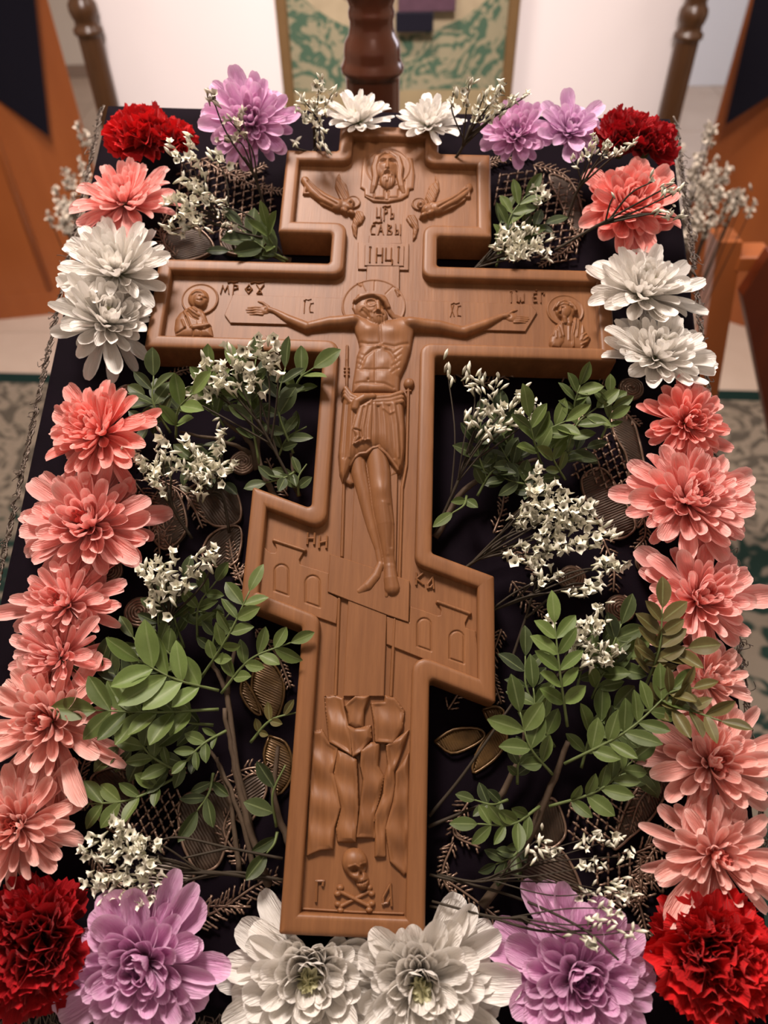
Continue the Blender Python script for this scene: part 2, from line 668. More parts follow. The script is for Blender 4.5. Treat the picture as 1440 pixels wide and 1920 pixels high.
# ------------------------------------------------------------------ bronze candle stand right behind the lectern
cs = empty('candle_stand', Matrix.Translation((0.0155, 0.71, 0.012)))
tag(cs, 'shiny dark brown turned candle stand column behind top of lectern', 'candle stand')
z0 = 1.199
prof = [(0.15, 0.0), (0.15, 0.02), (0.06, 0.05), (0.034, 0.09), (0.0335, z0 - 0.045), (0.0335, z0 + 0.052), (0.0345, z0 + 0.056), (0.0385, z0 + 0.059), (0.0388, z0 + 0.063), (0.0355, z0 + 0.067), (0.0345, z0 + 0.071),
        (0.0345, z0 + 0.076), (0.033, z0 + 0.084), (0.028, z0 + 0.090), (0.0262, z0 + 0.0965), (0.0262, z0 + 0.102), (0.0275, z0 + 0.105), (0.0275, z0 + 0.109), (0.0258, z0 + 0.113), (0.030, z0 + 0.121), (0.0345, z0 + 0.132), (0.037, z0 + 0.147), (0.037, z0 + 0.165), (0.033, z0 + 0.185),
        (0.026, z0 + 0.20), (0.022, z0 + 0.21), (0.022, z0 + 0.3)]
m = MB()
m.lathe(prof, 48)
m.build('column', M['bronze'], cs, Matrix.Diagonal((0.79, 0.79, 1, 1)))

# ------------------------------------------------------------------ lectern
lect = empty('lectern', MK.copy())
tag(lect, 'sloping wooden lectern carrying the velvet cover, cross and flowers', 'lectern')
m = MB()
m.box((-0.205, -0.03, -0.03), (0.198, 0.535, -0.006), bev=0.004)
m.build('desk_board', M['orange_wood'], lect, smooth=False)
inv = MK.inverted()
for sx in (-0.17, 0.165):
    for sy in (0.03, 0.47):
        top = Vector((sx, sy, -0.03))
        w0 = MK @ top
        foot = inv @ Vector((w0.x, w0.y, 0.014))
        m = MB()
        d = (foot - top)
        m.tube([top, top + d * 0.5, foot], 0.02, 8)
        m.build('leg', M['orange_wood'], lect)

# ------------------------------------------------------------------ velvet cover
CX0, CX1, CY0, CY1 = -0.214, 0.207, -0.036, 0.547
cover = empty('velvet_cover', MK.copy())
tag(cover, 'dark purple velvet cover with tarnished bullion embroidery draped over lectern', 'cloth')
w0inv = inv.to_3x3()
down = (w0inv @ Vector((0, 0, -1))).normalized()
nx, ny = 42, 56
drop = 0.16
V, F = [], []
us = [-3, -2, -1] + list(range(nx + 1)) + [nx + 1, nx + 2, nx + 3]
vs = [-3, -2, -1] + list(range(ny + 1)) + [ny + 1, ny + 2, ny + 3]
for v in vs:
    for u in us:
        x = CX0 + (CX1 - CX0) * min(max(u, 0), nx) / nx
        y = CY0 + (CY1 - CY0) * min(max(v, 0), ny) / ny
        z = 0.0012 * mnoise.noise(Vector((x * 14, y * 14, 0)))
        p = Vector((x, y, z - 0.0015))
        ox = max(0, -u, u - nx)
        oy = max(0, -v, v - ny)
        k = max(ox, oy)
        if k:
            out = Vector((-1 if u < 0 else (1 if u > nx else 0), -1 if v < 0 else (1 if v > ny else 0), 0))
            amt = {1: (0.002, 0.0015), 2: (0.004, 0.02), 3: (0.004 + 0.006 * math.sin(40 * (x + y)), drop)}[k]
            p = p + out * amt[0] + down * amt[1]
        V.append(p)
W = len(us)
for j in range(len(vs) - 1):
    for i in range(W - 1):
        F.append((j * W + i, j * W + i + 1, (j + 1) * W + i + 1, (j + 1) * W + i))
m = MB()
m.add(V, F)
m.build('cloth', M['velvet'], cover)
# ================================================================== carved cross
# dimensions in the cross's own frame, millimetres; origin at the foot, z = 0 on the rim
cross = empty('carved_cross', MK @ Matrix.Translation((0, 0, THICK)))
tag(cross, 'carved brown wooden eight-pointed cross with crucified figure lying on the flowers and velvet', 'cross')
FW, HW, TX, AX, BX = 34.8, 35.0, 70.9, 147.2, 70.1
YT, YF, YTB, YAT, YAB, S, B1, B2 = 507.0, 483.7, 412.7, 389.1, 321.3, 0.351, 205.9, 136.2
OUT = [(-FW, YT), (-FW, YF), (-TX, YF), (-TX, YTB), (-HW, YTB), (-HW, YAT), (-AX, YAT), (-AX, YAB), (-HW, YAB), (-HW, B1 + S * HW), (-BX, B1 + S * BX), (-BX, B2 + S * BX), (-HW, B2 + S * HW),
       (-HW, 0), (HW, 0), (HW, B2 - S * HW), (BX, B2 - S * BX), (BX, B1 - S * BX), (HW, B1 - S * HW), (HW, YAB), (AX, YAB), (AX, YAT), (HW, YAT), (HW, YTB), (TX, YTB), (TX, YF), (FW, YF), (FW, YT)]   # counter-clockwise
FLOOR = -6.0                                         # depth of the carved field below the rim


def inset_ring(poly, d, r_convex=1.4, r_concave=2.2, arc=4):
    n = len(poly)
    P = [Vector(p) for p in poly]
    Q = []
    for i in range(n):
        a, b, c = P[i - 1], P[i], P[(i + 1) % n]
        n1 = Vector((-(b - a).y, (b - a).x)).normalized()
        n2 = Vector((-(c - b).y, (c - b).x)).normalized()
        Q.append(b + (n1 + n2) * (d / (1 + n1.dot(n2))))
    ring = []
    for i in range(n):
        a, b, c = Q[i - 1], Q[i], Q[(i + 1) % n]
        d1, d2 = (a - b).normalized(), (c - b).normalized()
        convex = (b - a).x * (c - b).y - (b - a).y * (c - b).x > 0
        r = max(0.15, r_convex - d) if convex else r_concave + d * 0.5
        half = math.acos(max(-1, min(1, d1.dot(d2)))) / 2
        t = r / math.tan(half)
        cen = b + (d1 + d2).normalized() * (r / math.sin(half))
        p0, p1 = b + d1 * t, b + d2 * t
        a0 = math.atan2(p0.y - cen.y, p0.x - cen.x)
        a1 = math.atan2(p1.y - cen.y, p1.x - cen.x)
        da = (a1 - a0 + PI) % (2 * PI) - PI
        for k in range(arc + 1):
            an = a0 + da * k / arc
            ring.append((cen.x + r * math.cos(an), cen.y + r * math.sin(an)))
    return ring


RIM = 9.6
PROFILE = [(0.9, -THICK * 1000), (0.0, -THICK * 1000 + 0.9), (0.0, -2.4), (0.3, -1.1), (1.0, -0.4), (2.2, -0.08), (3.8, 0.0), (6.8, 0.0), (8.0, -0.15), (8.8, -0.55), (9.25, -1.2), (9.45, -2.6), (RIM, FLOOR)]
m = MB()
rings = []
for d, z in PROFILE:
    rings.append([Vector((x, y, z)) * 0.001 for x, y in inset_ring(OUT, d)])
n = len(rings[0])
V = [v for r in rings for v in r]
F = []
for i in range(len(rings) - 1):
    for k in range(n):
        k2 = (k + 1) % n
        F.append((i * n + k, i * n + k2, (i + 1) * n + k2, (i + 1) * n + k))
F.append(tuple((len(rings) - 1) * n + k for k in range(n)))
F.append(tuple(range(n - 1, -1, -1)))
m.add(V, F)
body = m.build('cross_body', M['wood'], cross)
autosmooth(body, 0.75)


# ------------------------------------------------------------------ relief carving toolbox (height fields, millimetres above the field)
def xy(px, py, h=2.0):
    """a spot measured on the photographed carving -> millimetres in the cross frame, h mm above the sunk field"""
    p = at(px, py, THICK + (FLOOR + h) * 0.001)
    return (p.x * 1000, p.y * 1000)


def zoomed(ox, oy, s, h=2.0):
    return lambda *pts: [xy(ox + a / s, oy + b / s, h) for a, b in pts]


def smax(a, b, k):
    h = np.maximum(k - np.abs(a - b), 0) / k
    return np.maximum(a, b) + h * h * k * 0.25


class Relief:
    def __init__(self, pts, pad=2.0, step=0.4):
        xs = [p[0] for p in pts]
        ys = [p[1] for p in pts]
        self.step = step
        self.x = np.arange(min(xs) - pad, max(xs) + pad, step)
        self.y = np.arange(min(ys) - pad, max(ys) + pad, step)
        self.X, self.Y = np.meshgrid(self.x, self.y)
        self.H = np.full(self.X.shape, -6.0)

    def seg(self, p0, p1):
        ax, ay = p0
        bx, by = p1[0] - ax, p1[1] - ay
        L = bx * bx + by * by + 1e-9
        t = np.clip(((self.X - ax) * bx + (self.Y - ay) * by) / L, 0, 1)
        return np.hypot(self.X - ax - bx * t, self.Y - ay - by * t), t

    def join(self, h, k):
        self.H = smax(self.H, h, k) if k > 0 else np.maximum(self.H, h)

    def cap(self, p0, p1, r0, r1, z0, z1, hz=1.0, k=0.8, steep=4.0):
        """tapered limb: radii r, axis height z, flattening hz"""
        d, t = self.seg(p0, p1)
        r = r0 + (r1 - r0) * t
        z = z0 + (z1 - z0) * t
        q = np.maximum(r * r - d * d, 0)
        h = np.where(d < r, z + np.sqrt(q) * hz, z - (d - r) * steep)
        self.join(h, k)
        return self

    def chain(self, pts, radii, zs, hz=1.0, k=0.8):
        keep = self.H
        self.H = np.full(self.X.shape, -6.0)
        for i in range(len(pts) - 1):
            self.cap(pts[i], pts[i + 1], radii[i], radii[i + 1], zs[i], zs[i + 1], hz, 0)
        mine, self.H = self.H, keep
        self.join(mine, k)
        return self

    def ell(self, c, rx, ry, ang, z, hz, k=0.8, steep=4.0):
        dx, dy = self.X - c[0], self.Y - c[1]
        ca, sa = math.cos(ang), math.sin(ang)
        u, v = (dx * ca + dy * sa) / rx, (-dx * sa + dy * ca) / ry
        q = u * u + v * v
        h = np.where(q < 1, z + hz * np.sqrt(np.maximum(1 - q, 0)), z - (np.sqrt(q) - 1) * min(rx, ry) * steep)
        self.join(h, k)
        return self

    def sd(self, P):
        n = len(P)
        d = np.full(self.X.shape, 1e9)
        ins = np.zeros(self.X.shape, bool)
        for i in range(n):
            a, b = P[i - 1], P[i]
            e, _ = self.seg(a, b)
            d = np.minimum(d, e)
            c1 = (a[1] > self.Y) != (b[1] > self.Y)
            with np.errstate(divide='ignore', invalid='ignore'):
                xi = (b[0] - a[0]) * (self.Y - a[1]) / (b[1] - a[1] + 1e-12) + a[0]
            ins ^= c1 & (self.X < xi)
        return np.where(ins, d, -d)

    def dome(self, P, z, hz, width, k=0.8, steep=4.0, tilt=None):
        """outline P raised to z at its edge and rounding up by hz over width"""
        s = self.sd(P)
        q = np.clip(1 - s / width, 0, 1)
        h = np.where(s > 0, z + hz * np.sqrt(1 - q * q), z + s * steep)
        if tilt:
            cx, cy = np.mean([p[0] for p in P]), np.mean([p[1] for p in P])
            h = np.where(s > 0, h + tilt[0] * (self.X - cx) + tilt[1] * (self.Y - cy), h)
        self.join(h, k)
        return self

    def stroke(self, pts, w, amp, mask=None):
        """a raised (amp > 0) or cut (amp < 0) line with a soft section"""
        d = np.full(self.X.shape, 1e9)
        for i in range(len(pts) - 1):
            e, _ = self.seg(pts[i], pts[i + 1])
            d = np.minimum(d, e)
        g = amp * np.exp(-(d / w) ** 2)
        if mask is not None:
            g = g * mask
        self.H = np.where(self.H > -0.5, self.H + g, self.H)
        return self

    def bumpy(self, c, rx, ry, amp, ang=0.0):
        dx, dy = self.X - c[0], self.Y - c[1]
        ca, sa = math.cos(ang), math.sin(ang)
        u, v = (dx * ca + dy * sa) / rx, (-dx * sa + dy * ca) / ry
        self.H = np.where(self.H > -0.5, self.H + amp * np.exp(-(u * u + v * v)), self.H)
        return self

    def mesh(self, name, floor=FLOOR, cut=-0.7):
        ny, nx = self.H.shape
        H = np.maximum(self.H, cut)
        keep = H > cut + 1e-6
        q = keep[:-1, :-1] | keep[1:, :-1] | keep[:-1, 1:] | keep[1:, 1:]
        idx = np.arange(ny * nx).reshape(ny, nx)
        quads = np.stack([idx[:-1, :-1][q], idx[:-1, 1:][q], idx[1:, 1:][q], idx[1:, :-1][q]], 1)
        used = np.unique(quads)
        remap = np.full(ny * nx, -1)
        remap[used] = np.arange(len(used))
        co = np.stack([self.X.ravel()[used], self.Y.ravel()[used], H.ravel()[used] + floor], 1) * 0.001
        quads = remap[quads]
        me = bpy.data.meshes.new(name)
        me.vertices.add(len(co))
        me.vertices.foreach_set('co', co.ravel().astype(np.float32))
        me.loops.add(quads.size)
        me.loops.foreach_set('vertex_index', quads.ravel().astype(np.int32))
        me.polygons.add(len(quads))
        me.polygons.foreach_set('loop_start', np.arange(0, quads.size, 4, dtype=np.int32))
        me.polygons.foreach_set('use_smooth', np.ones(len(quads), bool))
        me.update(calc_edges=True)
        me.validate()
        return me

    def build(self, name, mat=None, parent=None, **kw):
        return new(name, self.mesh(name, **kw), mat or M['wood'], parent or cross)


def board(name, P, top, parent=None, bevel=0.35):
    """a flat raised board with a small chamfer"""
    n = len(P)
    area = sum(P[i][0] * P[(i + 1) % n][1] - P[(i + 1) % n][0] * P[i][1] for i in range(n))
    if area < 0:
        P = P[::-1]
    V, F = [], []
    Q = [Vector(p) for p in P]
    for d, z in ((0, -0.3), (0, top - bevel), (bevel, top)):
        for i in range(n):
            a, b, c = Q[i - 1], Q[i], Q[(i + 1) % n]
            n1 = Vector((-(b - a).y, (b - a).x)).normalized()
            n2 = Vector((-(c - b).y, (c - b).x)).normalized()
            p = b + (n1 + n2) * (d / max(0.3, 1 + n1.dot(n2)))
            V.append(Vector((p.x, p.y, z + FLOOR)) * 0.001)
    for r in range(2):
        for k in range(n):
            k2 = (k + 1) % n
            F.append((r * n + k, r * n + k2, (r + 1) * n + k2, (r + 1) * n + k))
    F.append(tuple(2 * n + k for k in range(n)))
    return new(name, mesh_from(name, V, F, False), M['wood'], parent or cross)


def bar(pts, w, top, taper=1.0, base=0.0):
    """ridge-topped carved stroke along pts (mm) -> verts, faces"""
    V, F = [], []
    for i in range(len(pts) - 1):
        a, b = Vector(pts[i]), Vector(pts[i + 1])
        d = (b - a)
        if d.length < 1e-6:
            continue
        d.normalize()
        s = Vector((-d.y, d.x)) * (w / 2)
        a2, b2 = a - d * w * 0.35, b + d * w * 0.35
        k = len(V)
        for p in (a2, b2):
            for q, z in ((p + s, base - 0.3), (p + s * 0.75, top * 0.8), (p, top), (p - s * 0.75, top * 0.8), (p - s, base - 0.3)):
                V.append(Vector((q.x, q.y, z + FLOOR)) * 0.001)
        F += [(k + i2, k + i2 + 5, k + i2 + 6, k + i2 + 1) for i2 in range(4)]
        F += [(k, k + 1, k + 2, k + 3, k + 4), (k + 9, k + 8, k + 7, k + 6, k + 5)]
    return V, F


# letters drawn in a unit box (x right, y up), as carved strokes
GLYPH = {
    'I': [[(.5, 0), (.5, 1)], [(.42, 1.12), (.58, 1.12)]],
    'H': [[(.12, 0), (.12, 1)], [(.88, 0), (.88, 1)], [(.12, .42), (.88, .58)]],
    'N': [[(.12, 0), (.12, 1)], [(.88, 0), (.88, 1)], [(.12, .5), (.88, .5)]],
    'TS': [[(.08, 1), (.08, .12), (.95, .12), (.95, -.14)], [(.8, 1), (.8, .12)]],
    'R': [[(.25, -.2), (.25, 1), (.75, .9), (.8, .6), (.25, .45)]],
    'SOFT': [[(.25, 1), (.25, 0), (.75, .05), (.75, .42), (.25, .48)]],
    'S': [[(.85, .95), (.35, .9), (.2, .5), (.35, .08), (.85, .05)]],
    'L': [[(.05, 0), (.45, 1), (.9, 0)], [(.2, .4), (.7, .4)]],
    'V': [[(.2, 0), (.2, 1), (.75, .85), (.3, .5), (.85, .3), (.75, 0), (.2, 0)]],
    'Y': [[(.15, 1), (.15, 0), (.55, .08), (.55, .42), (.15, .48)], [(.9, 0), (.9, 1)]],
    'M': [[(0, 0), (.2, .9), (.5, .25), (.8, .9), (1, 0)]],
    'TH': [[(.5, 1), (.12, .5), (.5, 0), (.88, .5), (.5, 1)], [(.1, .5), (.9, .5)]],
    'U': [[(.1, 1), (.5, .45), (.9, 1)], [(.5, .45), (.2, 0), (.75, 0), (.5, .45)]],
    'X': [[(.15, 0), (.5, .55), (.3, 1)], [(.85, .05), (.5, .55), (.75, 1)]],
    'W': [[(.05, .9), (.1, .1), (.35, .02), (.5, .45), (.65, .02), (.9, .1), (.95, .9)]],
    'E': [[(.85, .95), (.25, .9), (.15, .5), (.3, .05), (.85, .05)], [(.15, .5), (.7, .5)]],
    'K': [[(.15, 0), (.15, 1)], [(.85, 1), (.15, .5), (.9, 0)]],
    'A': [[(.95, 0), (.8, 1), (.15, .35), (.15, .05), (.55, .1), (.85, .35)]],
    'G': [[(.3, 0), (.3, 1), (.9, 1), (.85, .8)]],
    '~': [[(0, 0), (.3, .5), (.6, .2), (1, .6)]],
    '.': [[(.4, .3), (.6, .5)]],
}


def inscription(name, spec, w=0.8, top=1.2, base=0.0, h=1.2):
    """spec: list of (glyph, photo left, top, right, bottom)"""
    m = MB()
    for g, x0, y0, x1, y1 in spec:
        A, B_, D = Vector(xy(x0, y1, h)), Vector(xy(x1, y1, h)), Vector(xy(x0, y0, h))
        # an upright letter box: its base follows the photo's row, its stems follow the shaft
        bx, by = (B_ - A), (D - A)
        by = Vector((by.x * 0.3, by.y))
        for st in GLYPH[g]:
            P = [tuple(A + bx * u + by * v) for u, v in st]
            m.add(*bar(P, w, top, base=base))
    o = m.build(name, M['wood'], cross, smooth=False)
    return o


# ------------------------------------------------------------------ raised boards of the carved crucifix
z2, z3, z4, z5, z6, z1 = zoomed(260, 470, 3.13, 1), zoomed(720, 470, 3.13, 1), zoomed(580, 500, 4.571, 1), zoomed(440, 880, 2.88, 1), zoomed(510, 1280, 3.84, 1), zoomed(520, 220, 3.512, 1)
board('arm_board', [xy(437, 553, 1), xy(995, 571, 1), xy(1007, 586, 1), xy(985, 622, 1), xy(432, 606, 1), xy(421, 591, 1)], 1.5)
board('upright_board', [xy(688, 500, 1), xy(749, 500, 1), xy(745, 915, 1), xy(742, 1075, 1), xy(725, 1154, 1), xy(720, 1306, 1), xy(644, 1306, 1), xy(653, 1126, 1), xy(658, 1050, 1), xy(664, 915, 1)], 1.9)
board('foot_board', [xy(618.8, 1039.7, 1), xy(658, 1052, 1), xy(700, 1066, 1), xy(768, 1090, 1), xy(766, 1168, 1), xy(725, 1154, 1), xy(653.5, 1126.5, 1), xy(614.6, 1111, 1)], 2.5)
# title plaque
board('title_plaque', [xy(671, 455, 1), xy(767, 457, 1), xy(766, 507, 1), xy(671, 505, 1)], 1.3)
board('title_plaque', [xy(692, 441, 1), xy(751, 441, 1), xy(753, 457, 1), xy(691, 457, 1)], 1.0)
board('title_plaque', [xy(684, 459, 2), xy(758, 461, 2), xy(757, 499, 2), xy(683, 498, 2)], 2.1)

# lance and reed
def rod(name, pts, w, top=1.6, extra=None):
    R = Relief(pts, 4, 0.3)
    for i in range(len(pts) - 1):
        R.cap(pts[i], pts[i + 1], w, w, 0.2, 0.2, top / w, 0)
    if extra:
        extra(R)
    return R.build(name)


def lance_head(R):
    tip, a, b = xy(651, 649, 1), xy(650.5, 675, 1), xy(650, 688, 1)
    R.cap(tip, a, 0.25, 1.0, 0.3, 0.6, 1.6, 0.3)
    R.cap(a, b, 1.0, 0.8, 0.6, 0.5, 1.5, 0.3)
    for y in (690, 696, 703):
        R.cap(xy(646.5, y, 1), xy(653.5, y, 1), 0.7, 0.7, 0.6, 0.6, 1.4, 0.2)


rod('lance', [xy(651, 649, 1), xy(650, 736, 1), xy(641, 1043, 1)], 1.0, 1.7, lance_head)
rod('lance', [xy(636, 1123, 1), xy(629, 1304, 1)], 1.0, 1.7)
rod('sponge_reed', [xy(766, 722, 1), xy(762, 872, 1), xy(754, 915, 1), xy(749, 1085, 1)], 1.0, 1.7,
    lambda R: (R.ell(xy(767, 718, 2), 3.3, 4.0, 0, 0.4, 3.2, 0.4), R.cap(xy(763, 733, 1), xy(770, 733, 1), .8, .8, .6, .6, 1.3, .2)))
rod('sponge_reed', [xy(740, 1161, 1), xy(733, 1305, 1)], 1.0, 1.7)

# ------------------------------------------------------------------ halo discs
def halo(c, r, name='halo', top=1.0, parent=None, step=0.3):
    R = Relief([(c[0] - r, c[1] - r), (c[0] + r, c[1] + r)], 1.5, step)
    d = np.hypot(R.X - c[0], R.Y - c[1])
    h = np.where(d < r, top + 0.35 * np.exp(-((d - r + 0.5) / 0.45) ** 2), top - (d - r) * 5)
    R.H = h
    return R


hc = xy(700.5, 575, 1.6)
hr = halo(hc, 20.5, top=2.5)
for a, b in (((668, 531), (676, 537)), ((741, 544), (746, 556)), ((744, 543), (749, 554)), ((742, 545), (749, 554))):
    hr.stroke([xy(*a, 2), xy(*b, 2)], 0.5, 0.5)
for a in (0.9, 1.57, 2.0):
    hr.stroke([(hc[0] + 12 * math.cos(a), hc[1] + 12 * math.sin(a)), (hc[0] + 19 * math.cos(a), hc[1] + 19 * math.sin(a))], 0.35, -0.25)

# ------------------------------------------------------------------ the crucified figure: one continuous carving
f2, f3, f4, f5 = zoomed(260, 470, 3.13, 4), zoomed(720, 470, 3.13, 4), zoomed(580, 500, 4.571, 4), zoomed(440, 880, 2.88, 3)
torso = f4((330, 415), (430, 405), (560, 450), (700, 440), (860, 410), (950, 440), (905, 520), (885, 600), (868, 700), (830, 820), (775, 940), (768, 1080), (365, 1080), (372, 980), (392, 860), (408, 740), (432, 680), (415, 600), (380, 510))
corpus = Relief(torso + f2((610, 300)) + f3((870, 320)) + f5((640, 720), (900, 720)), 3, 0.36)
R = corpus
R.dome(torso, 1.4, 3.6, 7.5, 0.5)
# chest, ribs, belly
R.bumpy(f4((515, 545))[0], 5.6, 4.6, 1.5).bumpy(f4((715, 560))[0], 6.0, 5.0, 1.6)
R.stroke(f4((600, 470), (605, 560), (612, 650)), 0.9, -0.7)
R.stroke(f4((425, 640), (500, 668), (590, 668)), 1.0, -0.55).stroke(f4((640, 675), (730, 690), (840, 660)), 1.0, -0.55)
R.stroke(f4((440, 860), (480, 770), (560, 710), (620, 700), (690, 730), (740, 800), (755, 870)), 1.1, -0.65)
R.stroke(f4((595, 690), (640, 705)), 1.4, 0.9)
R.stroke(f4((430, 880), (510, 890), (590, 885), (680, 885)), 0.9, -0.4).stroke(f4((400, 1000), (520, 1000), (640, 1008), (720, 1040)), 1.0, -0.5)
R.stroke(f4((565, 720), (565, 990)), 0.7, -0.35)
for q in ((505, 830), (640, 830), (500, 950), (640, 950)):
    R.bumpy(f4(q)[0], 3.0, 3.2, 0.5)
R.bumpy(f4((570, 1055))[0], 9, 3.2, 0.9)
R.bumpy(f4((505, 975))[0], 0.7, 0.9, -0.7)
for k in range(4):
    R.stroke(f4((790 - k * 8, 700 + k * 55), (730 - k * 8, 745 + k * 55)), 0.8, -0.3)
    R.stroke(f4((415 - k * 4, 730 + k * 45), (455, 760 + k * 45)), 0.8, -0.25)
# neck
R.cap(f4((590, 430))[0], f4((560, 340))[0], 5.2, 5.0, 1.5, 3.0, 0.7, 1.5)
# arms
A_ = f2((1260, 405), (1120, 410), (1000, 432), (985, 436), (880, 392), (795, 343), (760, 333))
R.chain(A_, [4.4, 4.0, 3.3, 3.6, 3.1, 1.9, 2.1], [1.8, 1.6, 1.3, 1.3, 1.3, 1.3, 1.2], 0.95, 1.0)
B_ = f3((150, 420), (330, 435), (455, 462), (475, 462), (600, 418), (695, 374), (725, 370))
R.chain(B_, [4.6, 4.1, 3.5, 3.7, 3.2, 1.9, 2.1], [1.8, 1.6, 1.3, 1.3, 1.3, 1.3, 1.2], 0.95, 1.0)
R.bumpy(f2((1255, 400))[0], 5, 4, 0.9).bumpy(f3((170, 420))[0], 5.5, 4, 0.9)
# hands: palm, four fingers, thumb
R.ell(f2((738, 335))[0], 4.6, 3.6, 0.1, 0.9, 1.7, 0.6)
for y0, y1, xe, rr in ((316, 322, 637, 0.85), (330, 335, 628, 0.9), (344, 349, 634, 0.9), (357, 362, 648, 0.8)):
    mid = (xe + 720) / 2 + 8
    R.chain(f2((722, y0 + 6), (mid, y1 - 2), (xe, y1)), [1.0, rr, rr * 0.8], [1.2, 1.5, 1.1], 1.1, 0.15)
R.chain(f2((757, 318), (725, 295), (700, 286)), [1.3, 1.0, 0.75], [1.2, 1.5, 1.3], 1.1, 0.3)
R.bumpy(f2((745, 333))[0], 0.8, 0.8, -0.7)
R.ell(f3((752, 378))[0], 4.6, 3.6, -0.1, 0.9, 1.7, 0.6)
for y0, y1, xe, rr in ((372, 378, 848, 0.85), (383, 389, 852, 0.9), (394, 400, 846, 0.9), (404, 410, 834, 0.8)):
    mid = (xe + 770) / 2 - 8
    R.chain(f3((768, y0 + 4), (mid, y1 - 2), (xe, y1)), [1.0, rr, rr * 0.8], [1.2, 1.5, 1.1], 1.1, 0.15)
R.chain(f3((730, 362), (757, 345), (783, 337)), [1.3, 1.0, 0.75], [1.2, 1.5, 1.3], 1.1, 0.3)
R.bumpy(f3((740, 377))[0], 0.8, 0.8, -0.7)
# legs: the left-hand leg behind, the right-hand one in front
R.chain(f5((655, -110), (672, 20), (700, 130), (722, 230), (745, 320), (775, 430), (788, 510)), [5.2, 5.0, 4.4, 3.9, 3.4, 2.4, 2.2], [0.6, 0.6, 0.8, 0.7, 0.8, 0.8, 0.9], 0.85, 0.3)
R.chain(f5((765, -110), (782, 20), (788, 110), (798, 200), (812, 290), (824, 390), (832, 470), (838, 530)), [7.0, 6.8, 6.2, 6.0, 5.4, 4.2, 3.3, 3.4], [0.4, 1.0, 1.7, 1.7, 1.7, 1.6, 1.6, 1.6], 0.8, 0.25)
R.bumpy(f5((795, 120))[0], 4, 5, 0.9)
R.stroke(f5((835, 200), (850, 300), (845, 420)), 0.9, -0.5)
R.stroke(f5((805, 190), (818, 320), (828, 460)), 1.2, 0.4)
# feet with toes
R.chain(f5((787, 515), (762, 575), (718, 628), (674, 655)), [2.4, 3.0, 3.2, 2.3], [1.2, 1.3, 1.2, 1.0], 0.85, 0.6)
R.chain(f5((838, 530), (842, 590), (850, 640)), [3.4, 4.0, 4.5], [1.8, 2.0, 1.6], 0.85, 0.6)
for i, (tx, ty, r_) in enumerate(((820, 682, 1.5), (842, 684, 1.1), (858, 678, 1.0), (872, 666, 0.95), (884, 650, 0.9))):
    R.cap(f5((tx + (850 - tx) * 0.25, ty - 34))[0], f5((tx, ty))[0], r_, r_ * 0.9, 1.8, 1.5, 1.1, 0.2)
for i, (tx, ty, r_) in enumerate(((655, 662, 0.9), (664, 670, 0.9), (680, 673, 0.9), (698, 672, 0.9), (714, 668, 0.9))):
    R.cap(f5((tx + 22, ty - 22))[0], f5((tx, ty))[0], r_, r_ * 0.9, 1.2, 0.8, 1.1, 0.25)
# head bowed to the figure's right: skull, beard, brow, nose, eyes, mouth
fh = zoomed(630, 500, 9.6, 7)
R.ell(fh((600, 640))[0], 9.6, 11.6, -0.5, 2.2, 4.0, 0.4)
R.ell(fh((740, 850))[0], 6.6, 7.0, -0.35, 3.0, 3.2, 0.8)
R.stroke(fh((525, 640), (560, 580), (640, 565), (710, 590), (735, 640), (690, 685), (600, 700), (540, 670), (525, 640)), 0.55, 0.6)
R.bumpy(fh((630, 635))[0], 3.2, 2.0, -1.2)
R.bumpy(fh((632, 645))[0], 1.8, 1.0, 1.1)
R.bumpy(fh((845, 650))[0], 1.8, 1.3, -0.8)
R.cap(fh((755, 600))[0], fh((760, 770))[0], 1.1, 1.5, 5.4, 6.2, 1.0, 1.0)
R.bumpy(fh((700, 745))[0], 0.7, 0.7, -0.25).bumpy(fh((815, 760))[0], 0.6, 0.7, -0.2)
R.bumpy(fh((640, 760))[0], 2.2, 1.4, 0.7).bumpy(fh((850, 740))[0], 1.6, 2.0, 0.5)
R.stroke(fh((690, 800), (750, 780), (830, 800), (850, 830)), 0.55, 0.9)
R.stroke(fh((735, 835), (790, 825), (835, 845)), 0.45, -0.4)
R.stroke(fh((760, 860), (800, 855), (825, 868)), 0.6, 0.6)
for k, q in enumerate((((640, 800), (660, 900), (690, 965)), ((690, 810), (705, 900), (730, 985)), ((745, 885), (755, 940), (775, 995)), ((800, 885), (808, 940), (810, 990)), ((850, 850), (855, 910), (845, 970)))):
    R.stroke(fh(*q), 0.45, -0.38)
    R.stroke(fh(*[(a + 22, b + 4) for a, b in q]), 0.45, 0.3)
R.stroke(fh((430, 760), (470, 700), (520, 700), (560, 740), (610, 790), (640, 880)), 0.7, 0.55)
R.stroke(fh((470, 760), (540, 820), (600, 880)), 0.6, -0.6)
